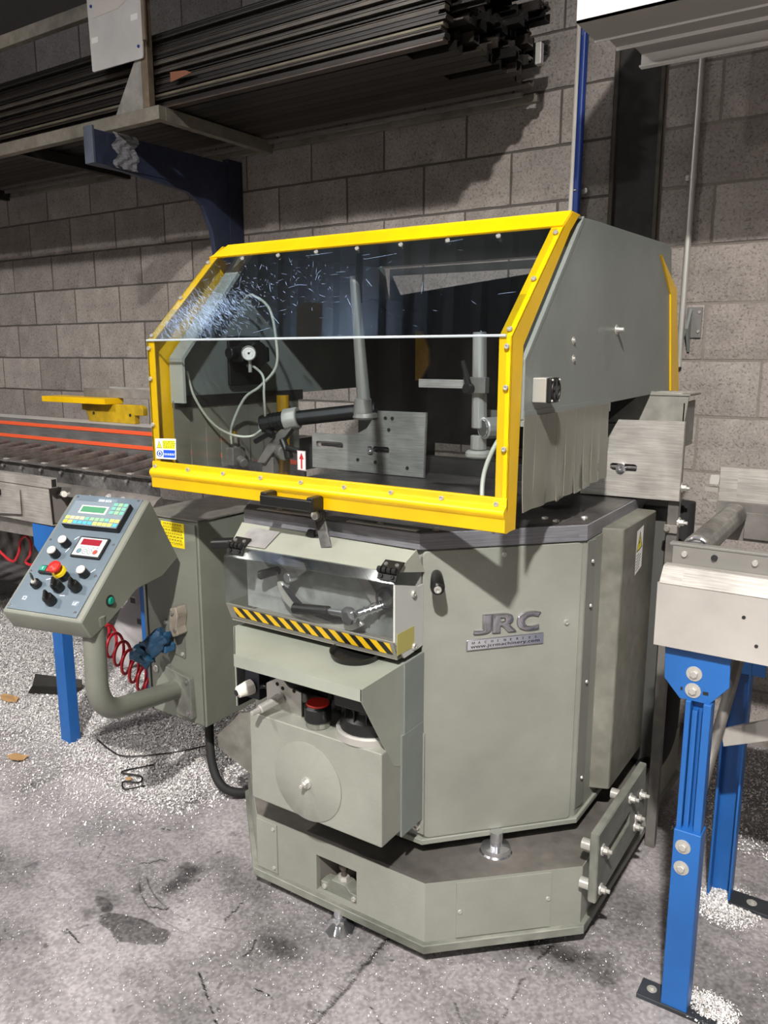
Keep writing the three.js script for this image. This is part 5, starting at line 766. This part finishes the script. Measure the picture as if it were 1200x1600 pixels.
// ---------- roller conveyor on the infeed side ----------
const legBolts = (par, list, n, s = 1) => { for (const p of list) { const m = at('bolt', hexGeo, M.zinc, par, p, qDir(n)); m.scale.setScalar(s); } };
{
  const t = thing('roller_conveyor', 'long steel roller conveyor with orange striped fence feeding the sawing machine', 'conveyor', [-3.8, 0, -2.2]);
  const xa = -6.2, xb = -2.27;
  part('front_rail', [slabZY([[-1.925, 1.162], [-1.925, 1.156], [-1.945, 1.156], [-1.945, 1.08], [-1.95, 1.08], [-1.95, 1.162]], xa, xb)], M.steel, t);
  part('rail_angle', [slabZY([[-1.945, 1.09], [-1.925, 1.08], [-1.90, 1.055], [-1.90, 1.05], [-1.95, 1.05], [-1.95, 1.09]], xa, xb + 0.01)], MT(0x8f8882, { metalness: 0.3, roughness: 0.5, smudge: 'dirty' }), t);
  part('rear_rail', box(xa, xb + 0.3, 1.09, 1.15, -2.425, -2.415), M.steel, t);
  part('apron', box(xa, xb - 0.05, 0.86, 1.05, -1.965, -1.955), MT(0x85817a, { roughness: 0.6, smudge: 'dirty' }), t);
  const rg = boxUV(clean(mergeGeometries([cyl([0, 0, 0], [-0.205, 0, -0.465], 0.0245, 0.0245, 16, 0.003), cyl([0.012, 0, 0.027], [-0.217, 0, -0.492], 0.006, 0.006, 8)].map(clean))));
  for (let k = 0; k < 30; k++) { const x = -2.31 - k * 0.1335; if (x < xa + 0.2) break; at('roller', rg, MT(0x8f8884, { metalness: 0.3, roughness: 0.5, smudge: 'patina' }), t, [x, 1.136, -1.955]); }
  part('roller_clip', Array.from({ length: 29 }, (_, k) => box(-2.30 - k * 0.1335, -2.275 - k * 0.1335, 1.15, 1.166, -1.952, -1.935, 0.002)), M.zinc, t);
  const fe = part('fence', [slabZY([[-2.43, 1.275], [-2.43, 1.145], [-2.55, 1.145], [-2.55, 1.275]], xa, xb + 0.25, { bev: 0.001 })], MT(0x8d8b89, { metalness: 0.45, roughness: 0.45, smudge: 'brushed' }), t);
  part('orange_stripe', box(xa, xb + 0.25, 1.238, 1.256, -2.43, -2.427, 0.0008), M.orange, fe); part('orange_stripe', box(xa, xb + 0.25, 1.172, 1.190, -2.43, -2.427, 0.0008), M.orange, fe);
  part('swarf_dust', box(xa, xb + 0.2, 1.275, 1.277, -2.545, -2.44), MT(0xa8a39c, { roughness: 0.8, bump: 'pits', bumpScale: 0.004 }), fe);
  legBolts(t, [[-2.52, 1.068, -1.912], [-2.44, 1.064, -1.912]], [0, 0.6, 0.8], 0.9); for (const x of [-2.75, -2.85, -2.62]) screw(t, [x, 1.062, -1.905], [0, 0.7, 0.7], M.zinc, 1.1);
  // outer catch tray
  const tr = part('catch_tray', [slabZY([[-1.855, 0.935], [-1.85, 1.088], [-1.853, 1.088], [-1.858, 0.938], [-1.955, 0.925], [-1.955, 0.922]], xa, -2.80)], M.alu, t);
  part('tray_profile', [slabZY([[-1.845, 1.088], [-1.845, 1.126], [-1.875, 1.126], [-1.875, 1.088]], xa, -2.775, { bev: 0.002 })], M.alu, tr);
  part('profile_end', [box(-2.7755, -2.7745, 1.092, 1.122, -1.87, -1.85)], M.blackRough, tr);
  part('tray_end', [slabZY([[-1.87, 0.94], [-1.865, 1.08], [-1.955, 1.075], [-1.955, 0.93]], -2.83, -2.825)], MT(0x77706c, { roughness: 0.5 }), tr);
  part('flap', [plate([[-3.4, 0.93, -1.84], [-2.985, 0.965, -1.84], [-2.985, 1.065, -1.843], [-3.4, 1.065, -1.843]], 0.003)], M.alu, tr); part('lower_sheet', [plate([[xa, 0.80, -1.9], [-2.86, 0.86, -1.9], [-2.86, 0.94, -1.87], [xa, 0.94, -1.87]], 0.004)], M.aluDull, tr);
  part('binder_clip', [box(-3.22, -3.115, 1.03, 1.055, -1.845, -1.83, 0.003), tube([[-3.165, 1.035, -1.832], [-3.17, 1.0, -1.83], [-3.155, 0.985, -1.83], [-3.14, 1.0, -1.83], [-3.145, 1.035, -1.832]], 0.0025, 24, 6)], M.black, tr);
  part('brass_nipple', cyl([-2.78, 1.06, -1.9], [-2.755, 1.06, -1.89], 0.012, 0.012, 8, 0.002), M.offWhite, t);
  // legs
  const lg = part('leg', [box(-2.862, -2.798, 0, 0.92, -1.905, -1.855, 0.003)], M.blue, t); legBolts(lg, [[-2.845, 0.60, -1.855], [-2.843, 0.53, -1.855]], [0, 0, 1], 0.8);
  part('head_plate', slabXY([[-2.93, 0.93], [-2.75, 0.93], [-2.75, 0.84], [-2.79, 0.79], [-2.88, 0.79], [-2.93, 0.84]], -1.858, -1.852), M.blue, lg);
  part('leg', box(-2.98, -2.92, 0, 0.95, -2.46, -2.40, 0.003), M.blue, t); part('leg', box(-5.0, -4.94, 0, 0.95, -1.92, -1.86, 0.003), M.blue, t);
}
{
  const t = thing('length_stop', 'yellow length stop block above the striped conveyor fence', 'stop', [-3.3, 1.275, -2.56]);
  part('top_plate', box(-3.70, -3.207, 1.366, 1.394, -2.56, -2.45, 0.002), M.yellow, t);
  const b = part('block', slabXY([[-3.40, 1.277], [-3.06, 1.277], [-3.06, 1.318], [-3.0, 1.318], [-3.0, 1.352], [-3.02, 1.366], [-3.45, 1.366], [-3.45, 1.33], [-3.42, 1.33]], -2.53, -2.50, { r: 0.006, bev: 0.002 }), MT(0xc9a414, { roughness: 0.5, smudge: 'dirty' }), t);
  for (const x of [-3.36, -3.09]) part('hole', cyl([x, 1.318, -2.501], [x, 1.318, -2.4985], 0.008, 0.008, 14), M.blackRough, b);
  part('slide_bar', box(-3.47, -2.5, 1.394, 1.436, -2.56, -2.53, 0.002), M.aluDull, t); part('slide_cover', box(-3.3, -2.4, 1.43, 1.445, -2.575, -2.555, 0.002), M.alu, t);
}
// ---------- short outfeed roller table ----------
{
  const t = thing('roller_table', 'pale metal roller table on blue legs beside the open end of the machine', 'conveyor', [-0.05, 0, -2.1]);
  const xa = -0.452, xb = 0.42;
  const tr = part('catch_tray', [slabZY([[-1.818, 0.94], [-1.818, 1.09], [-1.822, 1.09], [-1.822, 0.944], [-2.38, 0.944], [-2.38, 0.94]], xa, xb)], MT(0xc9c3bb, { metalness: 0.2, roughness: 0.5, smudge: 'smudge' }), t);
  for (const [x, y] of [[-0.265, 1.04], [-0.235, 0.98]]) part('hole', cyl([x, y, -1.8185], [x, y, -1.8165], 0.004, 0.004, 10), M.blackRough, tr);
  part('ledge', [slabZY([[-1.816, 1.09], [-1.845, 1.124], [-1.85, 1.124], [-1.85, 1.12], [-1.824, 1.09]], xa + 0.004, xb), box(xa + 0.004, xb, 1.12, 1.126, -1.872, -1.845, 0.001)], M.alu, tr);
  const ra = part('front_rail', [box(xa + 0.015, xb, 1.12, 1.172, -1.88, -1.874, 0.001), box(xa + 0.008, xb, 1.168, 1.174, -1.895, -1.872, 0.001)], MT(0xa09d97, { metalness: 0.4, roughness: 0.45, smudge: 'smudge' }), t);
  for (const x of [-0.41, -0.345, -0.26, -0.21]) { const b = part('rail_bolt', lathe([[0, 0.006], [0.006, 0.006], [0.007, 0.004], [0.007, 0], [0, 0]], 12, [x, 1.15, -1.874], [0, 0, 1]), x < -0.3 && x > -0.4 ? M.blackRough : M.zinc, ra); }
  for (let k = 0; k < 3; k++) { const x = -0.392 + k * 0.3; const r = part('roller', cyl([x, 1.158, -1.905], [x - 0.005, 1.158, -2.39], 0.032, 0.032, 26, 0.003), MT(0xa7a29b, { metalness: 0.4, roughness: 0.42, smudge: 'patina' }), t); part('roller_cap', [lathe([[0, -0.002], [0.014, -0.004], [0.022, 0.001], [0.026, 0.002], [0.029, 0], [0, 0]], 26, [x, 1.158, -1.9045], [0, 0, 1])], M.chrome, r); part('axle', cyl([x, 1.158, -1.88], [x, 1.158, -1.905], 0.006, 0.006, 10), M.zinc, r); }
  part('rear_rail', [box(-0.45, xb, 1.08, 1.19, -2.415, -2.41, 0.001), box(-0.37, xb, 1.09, 1.165, -2.405, -2.4, 0.001)], M.aluDull, t);
  part('hole', cyl([-0.378, 1.168, -2.41], [-0.378, 1.168, -2.408], 0.004, 0.004, 10), M.blackRough, t);
  const fe = part('fence', [box(-0.448, xb, 1.19, 1.286, -2.44, -2.415, 0.001)], M.alu, t);
  part('fence_step', [slabZY([[-2.416, 1.235], [-2.43, 1.26], [-2.445, 1.235]], -0.475, -0.45), box(-0.487, -0.45, 1.212, 1.225, -2.44, -2.42), box(-0.474, xb, 1.184, 1.19, -2.44, -2.415)], MT(0x8e8982, { roughness: 0.5 }), fe);
  const post = part('support_post', [box(-0.60, -0.568, 0.0, 1.40, -2.50, -2.472, 0.002)], MT(0x8b8680, { metalness: 0.3, roughness: 0.5, smudge: 'dirty' }), saw);
  for (const [x, y, z, d] of [[-0.568, 1.205, -2.486, [1, 0, 0]], [-0.568, 1.098, -2.486, [1, 0, 0]]]) at('bolt', boltGeo, M.zinc, post, [x, y, z], qDir(d));
  part('post_clamp', [box(-0.605, -0.566, 1.066, 1.092, -2.471, -2.462, 0.002), cyl([-0.595, 1.08, -2.462], [-0.595, 1.08, -2.452], 0.009, 0.009, 6, 0.001)], MT(0x8e8982, { metalness: 0.4, roughness: 0.4 }), post);
  // front leg: head plate, slotted channel, foot
  const lg = part('leg', [box(-0.376, -0.313, 0.0, 0.492, -1.874, -1.82, 0.003)], M.blue, t);
  legBolts(lg, [[-0.352, 0.452, -1.82], [-0.352, 0.396, -1.82]], [0, 0, 1], 1);
  part('head_plate', slabXY([[-0.431, 0.935], [-0.288, 0.935], [-0.285, 0.862], [-0.325, 0.812], [-0.39, 0.812], [-0.428, 0.855]], -1.85, -1.842, { holes: [] , bev: 0.001 }), M.blue, lg);
  legBolts(lg, [[-0.362, 0.879, -1.842], [-0.362, 0.838, -1.842]], [0, 0, 1], 1); part('slot', [box(-0.39, -0.385, 0.833, 0.841, -1.8422, -1.8415), box(-0.34, -0.328, 0.833, 0.841, -1.8422, -1.8415)], M.blackRough, lg);
  part('inner_channel', [box(-0.374, -0.362, 0.45, 0.815, -1.868, -1.83, 0.002), box(-0.335, -0.317, 0.45, 0.815, -1.868, -1.83, 0.002), box(-0.374, -0.317, 0.45, 0.815, -1.87, -1.862, 0.001), box(-0.36, -0.348, 0.45, 0.79, -1.862, -1.84, 0.001)], M.blue, lg);
  const fp = part('foot_plate', box(-0.435, -0.245, 0.0, 0.012, -1.88, -1.815, 0.002), MT(0x3e4249, { roughness: 0.6, smudge: 'dirty' }), lg); legBolts(fp, [[-0.405, 0.012, -1.85], [-0.275, 0.012, -1.85]], [0, 1, 0], 0.7);
  const l2 = part('leg', [box(-0.372, -0.308, 0.0, 0.94, -2.375, -2.37, 0.001), box(-0.372, -0.365, 0.0, 0.94, -2.375, -2.325, 0.001), box(-0.312, -0.306, 0.0, 0.94, -2.375, -2.32, 0.001)], M.blue, t);
  part('head_plate', box(-0.43, -0.27, 0.72, 0.94, -2.33, -2.322, 0.001), M.blue, l2); const f2 = part('foot_plate', box(-0.31, -0.2, 0.0, 0.012, -2.38, -2.31, 0.002), MT(0x3e4249, { roughness: 0.6, smudge: 'dirty' }), l2); legBolts(f2, [[-0.25, 0.012, -2.345]], [0, 1, 0], 0.8);
}
solo('metal_strap', tube([[-0.30, 0.925, -2.12], [-0.312, 0.80, -2.06], [-0.335, 0.63, -2.0], [-0.343, 0.55, -1.95], [-0.348, 0.47, -1.90]], 0.014, 40, 6).map((g) => g), M.aluDull, 'bent grey metal strap running down between the blue legs', 'strap');
solo('grey_bar', plate([[-0.325, 0.60, -2.09], [-0.05, 0.72, -2.09], [-0.05, 0.79, -2.09], [-0.335, 0.645, -2.09]], 0.012, { bev: 0.001 }), MT(0xa29d96, { roughness: 0.5, metalness: 0.2 }), 'flat grey metal bar sloping up beside the rear blue leg', 'metal bar');
// red coiled air hose under the infeed conveyor
{
  const P = []; const add = (x, y, z) => P.push([x, y, z]);
  for (const p of [[-3.62, 0.80, -2.0], [-3.5, 0.755, -2.0], [-3.43, 0.71, -2.0], [-3.34, 0.68, -2.0], [-3.285, 0.73, -2.0], [-3.265, 0.785, -2.0], [-3.235, 0.81, -2.01], [-3.205, 0.785, -2.01], [-3.215, 0.73, -2.01], [-3.27, 0.685, -2.02], [-3.235, 0.675, -2.02], [-3.17, 0.70, -2.02], [-3.12, 0.745, -2.02], [-3.07, 0.75, -2.03], [-3.0, 0.68, -2.02], [-2.9, 0.6, -2.01]]) add(...p);
  add(-2.80, 0.56, -2.0); for (let i = 0; i <= 144; i++) { const a = i / 144 * Math.PI * 2 * 9, t = i / 144; add(-2.80 + 0.4 * t + 0.022 * Math.cos(a), 0.50 - 0.235 * t + 0.058 * Math.sin(a), -2.0 + 0.05 * Math.cos(a)); }
  add(-2.36, 0.24, -2.03);
  solo('air_hose', tube(P, 0.0062, 620, 8), M.redHose, 'red coiled air hose hanging under the roller conveyor', 'hose');
}
{ // printed white sack slumped behind the console
  const g = new THREE.BoxGeometry(0.3, 0.34, 0.1, 14, 14, 4), p = g.attributes.position; for (let i = 0; i < p.count; i++) { const x = p.getX(i) / 0.15, y = p.getY(i) / 0.17; const f = 1 - 0.35 * Math.max(0, y); p.setZ(i, p.getZ(i) * (1.2 - 0.7 * Math.max(0, y)) + 0.02 * Math.sin(x * 3 + y * 2)); p.setX(i, p.getX(i) * f + 0.02 * y); p.setY(i, p.getY(i) + 0.02 * Math.sin(x * 4)); } g.computeVertexNormals(); g.scale(1.1, 1.3, 1); g.rotateX(-0.25); g.translate(-3.2, 0.235, -2.62);
  const t = thing('white_sack', 'slumped white printed sack on the swarf under the conveyor', 'sack', [-3.2, 0, -2.62]); part('sack', g, MT(0xb9b3b3, { roughness: 0.5, smudge: 'smudge' }), t);
  const m = MT(0x3a3836, { roughness: 0.6 }); part('print_mark', [[-3.25, 0.36, -2.575], [-3.17, 0.27, -2.545], [-3.15, 0.38, -2.58]].map(([x, y, z]) => box(x - 0.018, x + 0.018, y - 0.014, y + 0.014, z, z + 0.002)), m, t);
}
// ---------- swarf and litter on the floor ----------
{
  const fr = rng(2024), flake = (() => { const s = new THREE.Shape(); s.moveTo(-1, -0.35); s.lineTo(0.9, -0.5); s.lineTo(1, 0.35); s.lineTo(-0.8, 0.45); s.closePath(); const g = new THREE.PlaneGeometry(2, 0.9, 3, 1), p = g.attributes.position; for (let i = 0; i < p.count; i++) p.setZ(i, 0.35 * p.getX(i) ** 2 + 0.15 * p.getY(i)); const back = g.clone(); back.translate(0, 0, 0.08); const idx = back.index.array; for (let i = 0; i < idx.length; i += 3) [idx[i], idx[i + 1]] = [idx[i + 1], idx[i]]; g.rotateX(-Math.PI / 2); back.rotateX(-Math.PI / 2); const m = mergeGeometries([g, back]); m.computeVertexNormals(); return m; })();
  const ss = (a, b, x) => { const t = Math.max(0, Math.min(1, (x - a) / (b - a))); return t * t * (3 - 2 * t); };
  // how thick the swarf lies at a place on the floor
  const thick = (x, z) => {
    const n = fbm(x * 0.11 + 0.5, z * 0.11 + 0.7, 12, 4, 301);
    let d = ss(-1.62, -1.86, z + 0.16 * (n - 0.5) * 4 * 0.6) * ss(-1.85, -2.25, x + 0.1 * (n - 0.5)) * 1.0;
    d = Math.max(d, 0.5 * ss(-1.45, -1.8, z + (n - 0.5) * 0.3) * ss(-1.9, -2.6, x));
    return d;
  };
  const put = (name, label, N, area, size, prob, mat, lift = 0.001) => {
    const M4 = new THREE.Matrix4(), q = new THREE.Quaternion(), e = new THREE.Euler(), list = []; let tries = 0;
    while (list.length < N && tries++ < N * 12) { const x = area[0] + (area[1] - area[0]) * fr(), z = area[2] + (area[3] - area[2]) * fr(); const pr = prob(x, z); if (fr() > pr) continue; const s = size * (0.45 + 1.1 * fr() ** 2); e.set((fr() - 0.5) * 1.3, fr() * 6.283, (fr() - 0.5) * 1.3); q.setFromEuler(e); list.push(new THREE.Matrix4().compose(V(x, lift + s * 0.45 + (pr > 0.5 ? fr() * 0.006 : 0), z), q, V(s, s, s * (0.5 + fr())))); }
    const im = new THREE.InstancedMesh(flake, mat, list.length); list.forEach((m, i) => im.setMatrixAt(i, m)); im.castShadow = im.receiveShadow = true; im.name = numbered(name); im.userData.kind = 'stuff'; im.userData.label = label; im.userData.category = 'swarf'; scene.add(im); return im;
  };
  const chip = MT(0xe6e2df, { metalness: 0.15, roughness: 0.36 });
  put('metal_swarf', 'thick glittering carpet of pale metal swarf under the conveyor and console', 330000, [-4.9, -1.7, -3.3, -1.35], 0.003, (x, z) => thick(x, z), chip);
  put('metal_swarf', 'scattered bright metal chips over the concrete floor around the machine', 26000, [-3.6, 0.3, -3.2, -0.75], 0.0015, (x, z) => 0.25 + 0.75 * (fbm(x * 0.13 + 0.3, z * 0.13 + 0.6, 14, 3, 311) > 0.55 ? 1 : 0.2), MT(0xe2dfdc, { metalness: 0.2, roughness: 0.35 }));
  put('metal_swarf', 'drift of metal chips gathered against the rear blue leg', 6000, [-0.44, -0.16, -2.42, -2.2], 0.0026, (x, z) => ss(0.11, 0.02, Math.hypot(x + 0.31, (z + 2.31) * 0.9)), chip);
  put('metal_swarf', 'small drift of metal chips on the front foot plate', 3500, [-0.45, -0.2, -1.95, -1.78], 0.0021, (x, z) => ss(0.07, 0.01, Math.hypot((x + 0.27) * 0.8, z + 1.87)), chip, 0.008);
  put('metal_swarf', 'metal chips spread in the shade behind the outfeed table', 14000, [-0.55, 0.4, -3.4, -2.6], 0.003, () => 0.7, chip);
  const crumple = (pts, h, seed) => { const g = slabXZ(pts, 0.001, 0.004), p = g.attributes.position; for (let i = 0; i < p.count; i++) p.setY(i, p.getY(i) + h * hash(Math.round(p.getX(i) * 200), Math.round(p.getZ(i) * 200), seed)); g.computeVertexNormals(); return g; };
  const lay = (x, z, r, seed, n = 8, asp = 0.7) => Array.from({ length: n }, (_, k) => { const a = -k / n * 6.283, q = r * (0.6 + 0.55 * hash(k, seed, 4)); return [x + q * Math.cos(a), z + q * asp * Math.sin(a)]; });
  solo('cardboard_scrap', crumple(lay(-2.86, -1.66, 0.05, 3), 0.012, 5).translate(0, 0.006, 0), M.tan, 'torn tan cardboard scrap lying on the swarf in front of the blue conveyor leg', 'cardboard');
  solo('cardboard_scrap', crumple(lay(-3.42, -1.96, 0.07, 5, 7, 0.5), 0.014, 6).translate(0, 0.006, 0), M.tan, 'tan cardboard scrap lying under the console where the swarf is thickest', 'cardboard');
  solo('cardboard_scrap', crumple(lay(-2.355, -1.795, 0.018, 8, 6), 0.006, 7).translate(0, 0.006, 0), M.tan, 'tiny tan cardboard scrap caught in the black wire tangle', 'cardboard');
  const wire = MT(0x151414, { roughness: 0.5 });
  solo('black_wire', tube([[-2.36, 0.012, -1.92], [-2.41, 0.012, -1.84], [-2.4, 0.02, -1.8], [-2.33, 0.014, -1.83], [-2.30, 0.012, -1.80], [-2.34, 0.022, -1.76], [-2.31, 0.01, -1.74], [-2.27, 0.008, -1.8]], 0.0035, 60, 6), wire, 'short tangled black wire on the edge of the swarf', 'wire');
  solo('black_wire', tube([[-2.72, 0.012, -1.93], [-2.6, 0.014, -1.9], [-2.5, 0.016, -1.9], [-2.38, 0.012, -2.02], [-2.3, 0.014, -2.14]], 0.003, 50, 6), wire, 'long thin black wire curving across the swarf under the pipe arm', 'wire');
  solo('steel_angle', [plate([[-3.40, 0.012, -2.05], [-3.20, 0.012, -2.16], [-3.22, 0.02, -2.22], [-3.44, 0.02, -2.10]], 0.004), plate([[-3.44, 0.02, -2.10], [-3.22, 0.02, -2.22], [-3.23, 0.055, -2.23], [-3.44, 0.075, -2.12]], 0.004)], M.darkSteel, 'dark bent steel angle offcut lying on the swarf behind the blue leg', 'offcut');
}
scene.traverse((o) => { if (o.isMesh) { o.castShadow = true; o.receiveShadow = true; } });
renderer.render(scene, camera);
